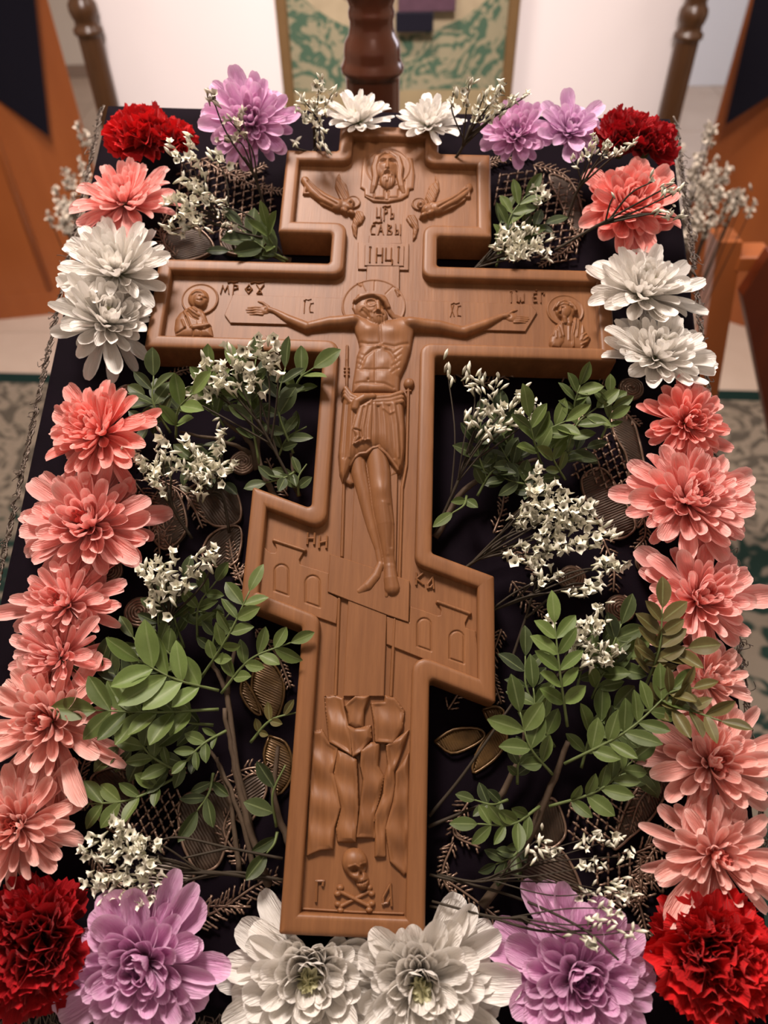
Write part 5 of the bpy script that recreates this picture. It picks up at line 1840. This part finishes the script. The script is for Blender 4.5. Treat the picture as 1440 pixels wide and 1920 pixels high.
def statice(label, base, tips, seed=0, nfl=9, size=15, mat='cream', open_=0.7, spread=26, stem_r=0.00075, group=None, stand=False):
    """base (px, py, h); tips: (px, py, h[, count]) ends of the flowering spikes"""
    r = random.Random(seed)
    size *= 1.25
    p0 = at(*base)
    if stand:                                          # a tall spray that stands on the floor
        w_ = MK @ (sum((at(*t[:3]) for t in tips), Vector()) / len(tips))
        p0 = MK.inverted() @ Vector((w_.x, w_.y + 0.05, 0.013))
    root = empty('statice_sprig', MK @ Matrix.Translation(p0))
    tag(root, label, 'flower sprig', group)
    T_ = [at(*t[:3]) - p0 for t in tips]
    cen = sum(T_, Vector()) / len(T_)
    node = cen * 0.55 + Vector((0, 0, 0.004))
    m = MB()
    main = catmull([Vector(), cen * 0.3 + Vector((r.gauss(0, .003), r.gauss(0, .003), .003)), node], 5)
    m.tube(main, [stem_r * 1.3] * len(main), 5)
    spikes = []
    for t, raw in zip(T_, tips):
        u = r.uniform(0.45, 0.95)
        st = main[int(u * (len(main) - 1))]
        mid = st.lerp(t, 0.5) + Vector((r.gauss(0, .003), r.gauss(0, .003), 0.004))
        P = catmull([st, mid, t], 7)
        m.tube(P, [stem_r - stem_r * 0.5 * i / len(P) for i in range(len(P))], 4)
        spikes.append((P, raw[3] if len(raw) > 3 else nfl))
    m.build('stem', M['thin_twig'], root)
    for P, n in spikes:
        end = P[-1]
        sz = size / ppm(end + p0)
        tan = (P[-1] - P[-3]).normalized()
        n = max(n, int(n * 1.55)) if n > 2 else n
        for k in range(n):
            back = tan * (-k * sz * 0.27)
            off = Vector((r.gauss(0, 1), r.gauss(0, 1), abs(r.gauss(0, .8)))) * sz * 0.33
            pos = end + back + off
            dv = (tan * r.uniform(0.2, 1.0) + Vector((r.gauss(0, .55), r.gauss(0, .55), r.uniform(0.0, 1.0)))).normalized()
            kind = 'open' if r.random() < open_ and k > 0 else 'bud'
            q = dv.to_track_quat('X', 'Z').to_matrix().to_4x4()
            s = sz * r.uniform(0.8, 1.2)
            if in_cross(p0 + pos, 1.0):
                continue
            new('floret', r.choice(FLOR[mat][kind]), None, root, Matrix.Translation(pos - dv * s * 0.5) @ q @ Matrix.Rotation(r.uniform(0, 6), 4, 'X') @ Matrix.Scale(s, 4))
    return root


statice('cream statice in front of the pink flower and red carnation, upper left', (440, 470, .008), [(318, 280, .045, 5), (352, 256, .05, 8), (400, 285, .04, 5), (340, 335, .035, 8), (372, 330, .04, 8), (322, 375, .03, 8), (345, 385, .03, 9), (312, 425, .025, 9), (335, 440, .022, 8), (300, 378, .03, 4)], 1, size=15)
statice('small cream statice twig on the dark leaves left of the cross head', (530, 480, .01), [(398, 380, .03, 5), (408, 400, .025, 4), (425, 430, .025, 3)], 2, size=13, open_=0.4)
statice('dull pinkish statice leaning over the upper left lilac flower', (500, 400, .008), [(396, 175, .07, 5), (430, 225, .06, 6), (420, 265, .05, 6), (450, 205, .055, 4)], 3, size=13, mat='dull')
statice('cream statice standing left of the cross head at the back edge', (590, 300, .01), [(600, 150, .075, 6), (562, 180, .06, 7), (585, 195, .06, 7), (625, 172, .06, 5), (555, 205, .05, 6), (610, 215, .05, 6)], 4, size=13, open_=0.5)
statice('cream buds low beside the left shoulder of the cross head', (600, 330, .005), [(590, 258, .03, 8), (602, 240, .03, 6), (550, 265, .025, 4)], 5, size=12, open_=0.2)
statice('cream statice standing right of the cross head at the back edge', (830, 320, .01), [(880, 152, .075, 8), (850, 172, .06, 5), (912, 170, .065, 9), (950, 155, .07, 9), (925, 195, .05, 9), (968, 185, .06, 9), (990, 178, .06, 6), (940, 210, .05, 6)], 6, size=13, open_=0.5)
statice('cream statice lying across the left cross arm edge', (560, 930, .006), [(490, 640, .045, 9), (515, 632, .05, 8), (460, 650, .042, 9), (432, 655, .042, 9), (378, 672, .04, 8), (410, 680, .04, 9), (445, 685, .038, 9), (372, 715, .03, 7), (345, 742, .03, 5), (385, 700, .035, 6)], 7, size=17, open_=0.8)
statice('cream statice curving through the leaves below the left arm', (430, 1000, .006), [(345, 825, .03, 9), (375, 845, .03, 9), (395, 870, .028, 9), (405, 900, .024, 7), (335, 870, .028, 8), (355, 895, .024, 7), (412, 800, .03, 6), (405, 835, .028, 4), (350, 920, .02, 3)], 8, size=16)
statice('cream statice beside the coral flower on the left', (360, 1010, .006), [(240, 838, .035, 7), (262, 868, .032, 8), (285, 885, .03, 9), (308, 815, .03, 8), (320, 845, .03, 7), (300, 860, .03, 6)], 9, size=15)
statice('cream statice above the green sprig at left of slanted foot bar', (330, 1240, .008), [(258, 1075, .034, 9), (285, 1055, .036, 9), (275, 1095, .032, 9), (300, 1045, .036, 7), (330, 1035, .036, 9), (352, 1075, .034, 9), (385, 1040, .038, 9), (402, 1022, .04, 6), (325, 1090, .03, 5)], 10, size=17)
statice('dense cream statice at lower left above lilac flower', (510, 1650, .006), [(205, 1535, .03, 10), (225, 1560, .03, 10), (170, 1570, .03, 9), (150, 1600, .028, 9), (195, 1600, .03, 10), (255, 1575, .028, 9), (165, 1645, .026, 10), (205, 1650, .026, 10), (195, 1690, .024, 10), (240, 1625, .026, 9), (255, 1690, .022, 6), (160, 1670, .024, 6)], 11, size=17)
statice('yellowish cream statice beside the upper right cross arm', (860, 540, .006), [(985, 440, .03, 10), (1005, 430, .032, 10), (1010, 465, .028, 10), (1025, 455, .028, 10), (1000, 485, .024, 9), (1030, 480, .024, 8), (975, 470, .026, 7), (1015, 345, .03, 5), (1020, 370, .03, 5)], 12, size=14)
statice('thin statice twig with cream buds over the upper right carnations', (1060, 420, .01), [(1115, 258, .06, 6), (1145, 268, .06, 6), (1190, 272, .06, 6), (1160, 285, .05, 5), (1070, 300, .04, 4), (1090, 290, .04, 4)], 13, size=12, open_=0.3)
statice('dark twigs with pale buds crossing the upper right coral flower', (1040, 470, .02), [(1262, 345, .065, 5), (1278, 355, .06, 6), (1255, 395, .055, 5), (1275, 410, .05, 5), (1225, 340, .065, 2), (1150, 368, .06, 1)], 14, size=13, open_=0.2)
statice('cream budded statice under the right arm of the cross', (815, 1000, .006), [(878, 690, .03, 8), (838, 690, .03, 5), (905, 700, .03, 5), (880, 768, .035, 5), (915, 750, .036, 9), (940, 765, .036, 9), (985, 735, .038, 8), (1000, 755, .036, 9), (960, 795, .034, 8), (935, 710, .03, 6), (1012, 770, .034, 6)], 15, size=15, open_=0.15)
statice('big cream statice spray right of the shaft above the foot bar', (830, 1100, .006), [(1040, 905, .034, 10), (1060, 925, .034, 10), (1030, 940, .032, 10), (1085, 930, .034, 10), (1110, 950, .032, 10), (1065, 965, .03, 10), (1035, 970, .028, 9), (1130, 975, .03, 10), (1095, 985, .028, 10), (1160, 1000, .028, 8), (1010, 880, .032, 7), (1020, 1050, .024, 9), (1060, 1030, .026, 10), (1100, 1025, .026, 9)], 16, size=17, open_=0.85)
statice('loose cream statice lying over the velvet right of the foot bar', (860, 1180, .006), [(1170, 1062, .024, 7), (1150, 1050, .024, 7), (1110, 1108, .022, 7), (1040, 1075, .022, 7), (1020, 1040, .022, 6), (1125, 1100, .022, 5)], 17, size=16)
statice('cream statice at the top of the large lower right sprig', (1000, 1330, .01), [(1125, 1130, .032, 8), (1110, 1160, .034, 9), (1140, 1170, .034, 9), (1155, 1215, .032, 9), (1130, 1200, .034, 8), (1095, 1200, .03, 7), (1030, 1150, .026, 5), (1160, 1235, .03, 6)], 18, size=16)
statice('pale statice scattered below the lower right sprig', (820, 1640, .008), [(1020, 1565, .024, 6), (1045, 1590, .022, 6), (1125, 1565, .026, 7), (1165, 1570, .026, 6), (1130, 1620, .024, 7), (1185, 1605, .024, 5), (1170, 1660, .024, 8), (1190, 1685, .022, 6), (1110, 1680, .02, 4)], 19, size=15, open_=0.25, stem_r=0.0005)
statice('pale statice twig over the bottom right lilac flower', (810, 1690, .02), [(1150, 1730, .035, 7), (1190, 1745, .035, 4), (1165, 1705, .032, 6), (1120, 1770, .04, 5), (1060, 1760, .035, 1)], 20, size=15, open_=0.2, stem_r=0.0005)
def spray(label, spots, seed):
    r = random.Random(seed)
    tips = []
    for px, py, sx, sy, n in spots:
        for _ in range(n):
            tips.append((r.gauss(px, sx), r.gauss(py, sy), -0.50 + r.gauss(0, .04), 7))
    statice(label, (0, 0, 0), tips, seed, size=10, mat='dull', open_=0.6, stem_r=0.0013, stand=True)


spray('blurred greyish dried spray standing beyond the left lectern edge', [(150, 225, 8, 18, 2), (125, 325, 10, 8, 3), (128, 380, 16, 18, 13), (145, 420, 18, 16, 10), (165, 350, 10, 20, 6)], 21)
spray('blurred greyish dried spray standing beyond the right lectern edge', [(1332, 240, 6, 12, 3), (1300, 300, 12, 16, 6), (1345, 300, 14, 12, 5), (1325, 370, 26, 22, 20), (1380, 370, 14, 14, 6), (1310, 420, 24, 16, 14)], 22)

# bare dark twigs
def twig(label, paths, rr=0.0009, mat='thin_twig'):
    m = MB()
    p0 = at(*paths[0][0])
    for P in paths:
        Q = catmull([at(*q) - p0 for q in P], 6)
        m.tube(Q, [rr * (1 - 0.4 * i / len(Q)) for i in range(len(Q))], 6)
    o = m.build('bare_twig', M[mat], None, MK @ Matrix.Translation(p0))
    tag(o, label, 'twig')


twig('forked grey twig lying under the statice at lower left', [[(530, 1610, .012), (430, 1590, .016), (330, 1570, .02), (270, 1590, .022)], [(530, 1650, .010), (430, 1635, .012), (330, 1655, .016)], [(430, 1590, .016), (340, 1610, .02)]], 0.0008)
twig('long dark twig beside the lower right lilac flower', [[(805, 1640, .01), (960, 1680, .014), (1090, 1740, .035), (1160, 1800, .045)], [(805, 1700, .008), (900, 1715, .012), (1010, 1745, .03), (1110, 1745, .036)]], 0.0008)
twig('thin dark twigs right of the shaft above the sprig', [[(955, 1250, .006), (985, 1160, .012), (1010, 1080, .018), (1025, 1040, .02)], [(985, 1160, .012), (1060, 1100, .018), (1110, 1095, .02)], [(880, 1060, .006), (950, 1010, .012), (1020, 980, .02)]], 0.0009)
twig('thin dark twigs right of the shaft beside the rocks', [[(805, 1530, .006), (870, 1450, .01), (960, 1320, .016)], [(803, 1550, .006), (900, 1510, .01)]], 0.0011)

# ================================================================== embroidery of the velvet cover
def rosette(px, py, rpx, mat='bullion'):
    p = at(px, py, 0.0012)
    R = rpx / ppm(p)
    m = MB()
    n = 70
    P = []
    for i in range(n):
        u = i / (n - 1)
        a = u * 2 * PI * 4.2
        rr = R * (0.16 + 0.80 * u)
        P.append(Vector((rr * math.cos(a), rr * math.sin(a), 0.0016 * (1 - 0.4 * u) + 0.0004 * math.sin(i * 1.9))))
    m.tube(P, R * 0.11, 5)
    m.lathe([(R * 0.98, -0.001), (R * 0.98, 0.0006), (R * 0.3, 0.0014)], 20)
    m.build('rosette', M[mat], cover, Matrix.Translation(p))


for q in ((238, 742, 24), (455, 868, 25), (262, 1148, 30), (205, 1072, 26), (1182, 730, 24), (1215, 1055, 25), (1072, 1085, 26), (1162, 1142, 28), (352, 1262, 22), (1290, 890, 20)):
    rosette(*q)


def bullion_bead(m, a, b, rr):
    """a coiled metal purl stitch: short ridged tube from a to b"""
    d = b - a
    n = max(4, int(d.length / (rr * 1.5)))
    P, Q = [], []
    for i in range(n + 1):
        P.append(a.lerp(b, i / n) + Vector((0, 0, 0.0006 * math.sin(PI * i / n))))
        Q.append(rr * (1.0 if i % 2 else 0.62))
    m.tube(P, Q, 5)


def feather(px_pts, barb_px, step_px=9, seed=0, mat='bullion', rr=0.0007, name='bullion_feather'):
    """stem of twisted cord with purl barbs at either side"""
    r = random.Random(seed)
    P = catmull([at(x, y, 0.0016) for x, y in px_pts], 8)
    sc = ppm(P[len(P) // 2])
    m = MB()
    m.tube([p + Vector((0, 0, 0.0004 * (i % 2))) for i, p in enumerate(P)], 0.0007, 5)
    tot = sum((P[i + 1] - P[i]).length for i in range(len(P) - 1))
    n = max(3, int(tot * sc / step_px))
    for k in range(n):
        f = k / n * (len(P) - 1)
        i0 = int(f)
        p = P[i0].lerp(P[min(i0 + 1, len(P) - 1)], f - i0)
        t = (P[min(i0 + 1, len(P) - 1)] - P[i0]).normalized()
        s = Vector((-t.y, t.x, 0))
        for sd in (-1, 1):
            if r.random() < 0.12:
                continue
            L = barb_px / sc * r.uniform(0.7, 1.1) * (1 - 0.4 * k / n)
            d = (t * 0.75 + s * sd * 0.8 + Vector((r.gauss(0, .1), r.gauss(0, .1), 0))).normalized()
            bullion_bead(m, p + d * 0.0012, p + d * L, rr)
    o = m.build(name, M[mat], cover)
    o['kind'] = 'stuff'


def net(poly_px, step_px, seed=0, mat='bullion', ang=0.6, rr=0.0008):
    """purl lattice filling an outline"""
    r = random.Random(seed)
    P = [at(x, y, 0.0016) for x, y in poly_px]
    sc = ppm(P[0])
    step = step_px / sc
    pts = [(p.x, p.y) for p in P]
    x0, x1 = min(p[0] for p in pts), max(p[0] for p in pts)
    y0, y1 = min(p[1] for p in pts), max(p[1] for p in pts)

    def inside(x, y):
        c = False
        for i in range(len(pts)):
            a, b = pts[i - 1], pts[i]
            if (a[1] > y) != (b[1] > y) and x < (b[0] - a[0]) * (y - a[1]) / (b[1] - a[1] + 1e-12) + a[0]:
                c = not c
        return c
    m = MB()
    cx, cy = (x0 + x1) / 2, (y0 + y1) / 2
    span = max(x1 - x0, y1 - y0)
    N = int(span / step) + 1
    for fam in (0, 1):
        a = ang + (PI / 2.6 if fam else 0)
        u = Vector((math.cos(a), math.sin(a), 0))
        v = Vector((-u.y, u.x, 0))
        for i in range(-N, N):
            for j in range(-N, N):
                p = Vector((cx, cy, 0.0018 + 0.0008 * fam)) + u * (i * step + r.gauss(0, .06) * step) + v * (j * step)
                q = p + u * step * 0.85
                if inside(p.x, p.y) and inside(q.x, q.y):
                    bullion_bead(m, p, q, rr)
    o = m.build('bullion_net', M[mat], cover)
    o['kind'] = 'stuff'


def satin(poly_px, ang, hz=1.6, pitch=1.5, mat='satin'):
    """padded satin-stitch shape: parallel threads over padding"""
    K_ = [at(x, y, 0.001) for x, y in poly_px]
    K_ = catmull([K_[-1]] + K_ + [K_[0], K_[1]], 4)[4:-4] if mat == 'satin' else K_
    P = [(p.x * 1000, p.y * 1000) for p in K_]
    m = MB()
    ring = [p + Vector((0, 0, 0.0006 + 0.0005 * (i % 2))) for i, p in enumerate(K_)] + [K_[0]]
    m.tube(catmull(ring, 3), 0.0008, 5)
    m.build('bullion_cord', M['bullion' if mat == 'satin' else 'gold'], cover)
    R = Relief(P, 1.0, 0.3)
    R.dome(P, 0.4, hz, 3.5, 0, 3)
    u = R.X * math.cos(ang) + R.Y * math.sin(ang)
    R.H = np.where(R.H > 0, R.H + 0.30 * np.sin(u * 2 * PI / pitch + 0.5 * np.sin(R.Y * 0.9)) + 0.25 * np.sin(R.X * 0.31 + 1) * np.sin(R.Y * 0.27), R.H)
    R.build('satin_stitch_leaf', M[mat], cover, floor=0.0)


satin([(350, 930), (390, 900), (440, 920), (450, 975), (400, 985)], 0.7)
satin([(400, 1000), (450, 990), (445, 1050), (410, 1065), (380, 1040)], 2.4)
feather([(300, 900), (350, 930), (380, 990)], 26, 8, 90)
satin([(290, 930), (330, 920), (350, 990), (310, 1030), (280, 990)], 2.2)
satin([(1150, 770), (1185, 790), (1205, 860), (1215, 930), (1195, 990), (1180, 930), (1175, 860), (1150, 810)], 1.0)
satin([(1090, 900), (1130, 880), (1170, 940), (1190, 990), (1150, 1010), (1110, 960)], 2.0)
net([(1085, 850), (1140, 800), (1175, 850), (1185, 930), (1140, 930), (1090, 900), (1060, 900)], 15, 1)
satin([(1240, 1420), (1262, 1440), (1230, 1520), (1180, 1570), (1150, 1590), (1170, 1520), (1200, 1470)], 0.4)
satin([(985, 1600), (1040, 1590), (1070, 1620), (1090, 1680), (1050, 1710), (1000, 1680), (975, 1640)], 1.2)
satin([(1010, 1510), (1040, 1500), (1060, 1560), (1030, 1590), (1000, 1560)], 0.2)
net([(1060, 1500), (1180, 1470), (1170, 1560), (1130, 1600), (1060, 1580)], 18, 2, ang=1.3)
net([(1110, 1600), (1240, 1590), (1250, 1680), (1180, 1700), (1120, 1680)], 20, 3, ang=0.3)
satin([(180, 1450), (240, 1440), (250, 1500), (230, 1560), (190, 1540), (170, 1490)], 0.9)
satin([(340, 1500), (390, 1480), (450, 1500), (430, 1560), (410, 1620), (370, 1630), (340, 1570)], 0.6)
satin([(290, 1610), (360, 1630), (350, 1680), (300, 1690), (270, 1650)], 1.5)
satin([(440, 1480), (480, 1450), (500, 1480), (470, 1540), (440, 1530)], 2.2)
net([(235, 1470), (350, 1480), (340, 1560), (310, 1610), (250, 1570)], 16, 4, ang=0.9)
for g in ([(480, 1235), (512, 1245), (532, 1280), (530, 1320), (512, 1355), (490, 1325), (472, 1290)], [(505, 1380), (535, 1392), (548, 1425), (545, 1462), (520, 1490), (505, 1450), (495, 1415)], [(455, 1270), (475, 1300), (490, 1340), (470, 1330), (452, 1300)]):
    satin(g, 1.2, 1.2, 1.3, 'gold')
for g in ([(815, 1390), (850, 1368), (895, 1366), (908, 1382), (880, 1402), (845, 1412)], [(948, 1345), (950, 1385), (935, 1415), (908, 1438), (886, 1448), (892, 1415), (915, 1378)], [(905, 1330), (930, 1325), (945, 1338), (920, 1356)]):
    satin(g, 0.5, 1.2, 1.3, 'gold')
net([(330, 300), (470, 290), (520, 350), (520, 430), (420, 460), (330, 420)], 17, 5, ang=0.4)
satin([(420, 420), (480, 400), (510, 440), (470, 475), (420, 470)], 0.5)
satin([(310, 440), (370, 430), (400, 470), (330, 490)], 1.9)
net([(930, 330), (990, 310), (1060, 350), (1090, 410), (1085, 490), (1020, 495), (960, 470), (925, 400)], 16, 6, ang=0.2)
satin([(1030, 330), (1075, 350), (1095, 420), (1080, 440), (1050, 380)], 1.0)
for i, (pp, b) in enumerate(([[(360, 1730), (420, 1700), (480, 1660), (520, 1640)], 34], [[(160, 1520), (150, 1460), (170, 1400)], 26], [[(400, 1470), (470, 1440), (520, 1450)], 24],
                             [[(300, 1720), (380, 1700), (470, 1700)], 30], [[(1190, 1600), (1230, 1580), (1260, 1540)], 32], [[(1180, 1640), (1230, 1650), (1270, 1640)], 30], [[(1180, 1640), (1200, 1700), (1215, 1760)], 26],
                             [[(820, 1640), (880, 1680), (960, 1740), (1000, 1750)], 28], [[(880, 1500), (850, 1560), (900, 1590)], 26], [[(1150, 1480), (1220, 1440), (1250, 1380)], 26], [[(960, 1090), (990, 1130), (1020, 1150)], 26],
                             [[(1130, 1010), (1150, 1060), (1150, 1110)], 24], [[(925, 1000), (940, 960), (945, 930)], 20], [[(470, 1130), (440, 1060), (430, 1010)], 24], [[(540, 930), (520, 900), (500, 860)], 20], [[(420, 320), (480, 350), (530, 360)], 22],
                             [[(850, 700), (900, 720), (960, 700)], 20], [[(1060, 700), (1090, 760), (1080, 800)], 20], [[(240, 800), (260, 860), (300, 900)], 20], [[(840, 1330), (870, 1290), (900, 1300)], 20], [[(330, 1040), (300, 1000), (280, 960)], 20], [[(1000, 310), (1060, 330), (1090, 380)], 20])):
    feather(pp, b, 9, i)


for i, (pp, b) in enumerate(([[(300, 760), (330, 700), (400, 690)], 18], [[(480, 1180), (520, 1230), (545, 1290)], 20], [[(300, 1010), (330, 960), (300, 910)], 24], [[(250, 900), (290, 960), (300, 1040)], 24],
                             [[(460, 1620), (420, 1560), (440, 1500)], 26], [[(170, 1600), (220, 1660), (300, 1700)], 24], [[(850, 1580), (830, 1640), (860, 1700)], 22], [[(1100, 1720), (1150, 1690), (1200, 1690)], 26],
                             [[(1010, 1080), (980, 1040), (940, 1030)], 20], [[(1200, 940), (1210, 1000), (1190, 1030)], 20], [[(1130, 700), (1160, 760), (1200, 800)], 22], [[(940, 1180), (920, 1250), (940, 1320)], 20],
                             [[(380, 300), (440, 330), (500, 310)], 20], [[(900, 310), (940, 300), (1000, 290)], 18], [[(1090, 430), (1060, 470), (1010, 500)], 18], [[(330, 480), (300, 440), (320, 390)], 18],
                             [[(1240, 1460), (1200, 1500), (1180, 1560)], 28], [[(1250, 1560), (1210, 1620), (1200, 1680)], 28], [[(220, 1440), (280, 1450), (350, 1440)], 22], [[(500, 1010), (470, 1060), (440, 1080)], 20])):
    feather(pp, b, 8, 100 + i)


# frayed metal lace along the edges
def lace(px_pts, seed, width=0.0055, n_per_m=900, loops=5):
    r = random.Random(seed)
    m = MB()
    P = px_pts
    tot = sum((Vector(P[i + 1]) - Vector(P[i])).length for i in range(len(P) - 1))
    for pas in range(loops):
        Q = []
        n = int(tot * 420)
        for k in range(n):
            f = k / (n - 1) * (len(P) - 1)
            i0 = min(int(f), len(P) - 2)
            p = Vector(P[i0]).lerp(Vector(P[i0 + 1]), f - i0)
            t = (Vector(P[i0 + 1]) - Vector(P[i0])).normalized()
            s = Vector((t.y, -t.x, 0))
            if s.dot(p - Vector((0, 0.25, 0))) < 0:
                s = -s
            wob = 0.5 + 0.5 * math.sin(k * (1.1 + 0.23 * pas) + pas) + r.gauss(0, 0.12)
            Q.append(p + s * (width * wob) + t * 0.0015 * math.cos(k * 1.1 * (1.3 + .2 * pas)) + Vector((0, 0, -0.0045 * wob + 0.0016 * r.random())))
        m.tube(Q, 0.00042, 4)
    for k in range(int(tot * 150)):
        f = r.random() * (len(P) - 1)
        i0 = min(int(f), len(P) - 2)
        p = Vector(P[i0]).lerp(Vector(P[i0 + 1]), f - i0)
        t = (Vector(P[i0 + 1]) - Vector(P[i0])).normalized()
        s = Vector((t.y, -t.x, 0))
        if s.dot(p - Vector((0, 0.25, 0))) < 0:
            s = -s
        L = r.uniform(0.3, 1.3) * width
        a = p + s * width * 0.4
        b = a + s * L + t * r.gauss(0, 0.5) * L + Vector((0, 0, -0.4 * L))
        c = b + s * r.gauss(0, .3) * L + t * r.gauss(0, .5) * L
        m.tube(catmull([a, b, c], 3), 0.0003, 3)
    o = m.build('metal_lace_trim', M['lace'], cover)
    o['kind'] = 'stuff'


lace([(CX0 - 0.003, CY1, 0), (CX0 - 0.003, 0.25, 0), (CX0 - 0.003, CY0, 0)], 1)
lace([(CX1 + 0.003, CY0, 0), (CX1 + 0.003, 0.25, 0), (CX1 + 0.003, CY1, 0)], 2)
lace([(CX0, CY0 - 0.004, -0.001), (0, CY0 - 0.004, -0.001), (CX1, CY0 - 0.004, -0.001)], 3, 0.014)
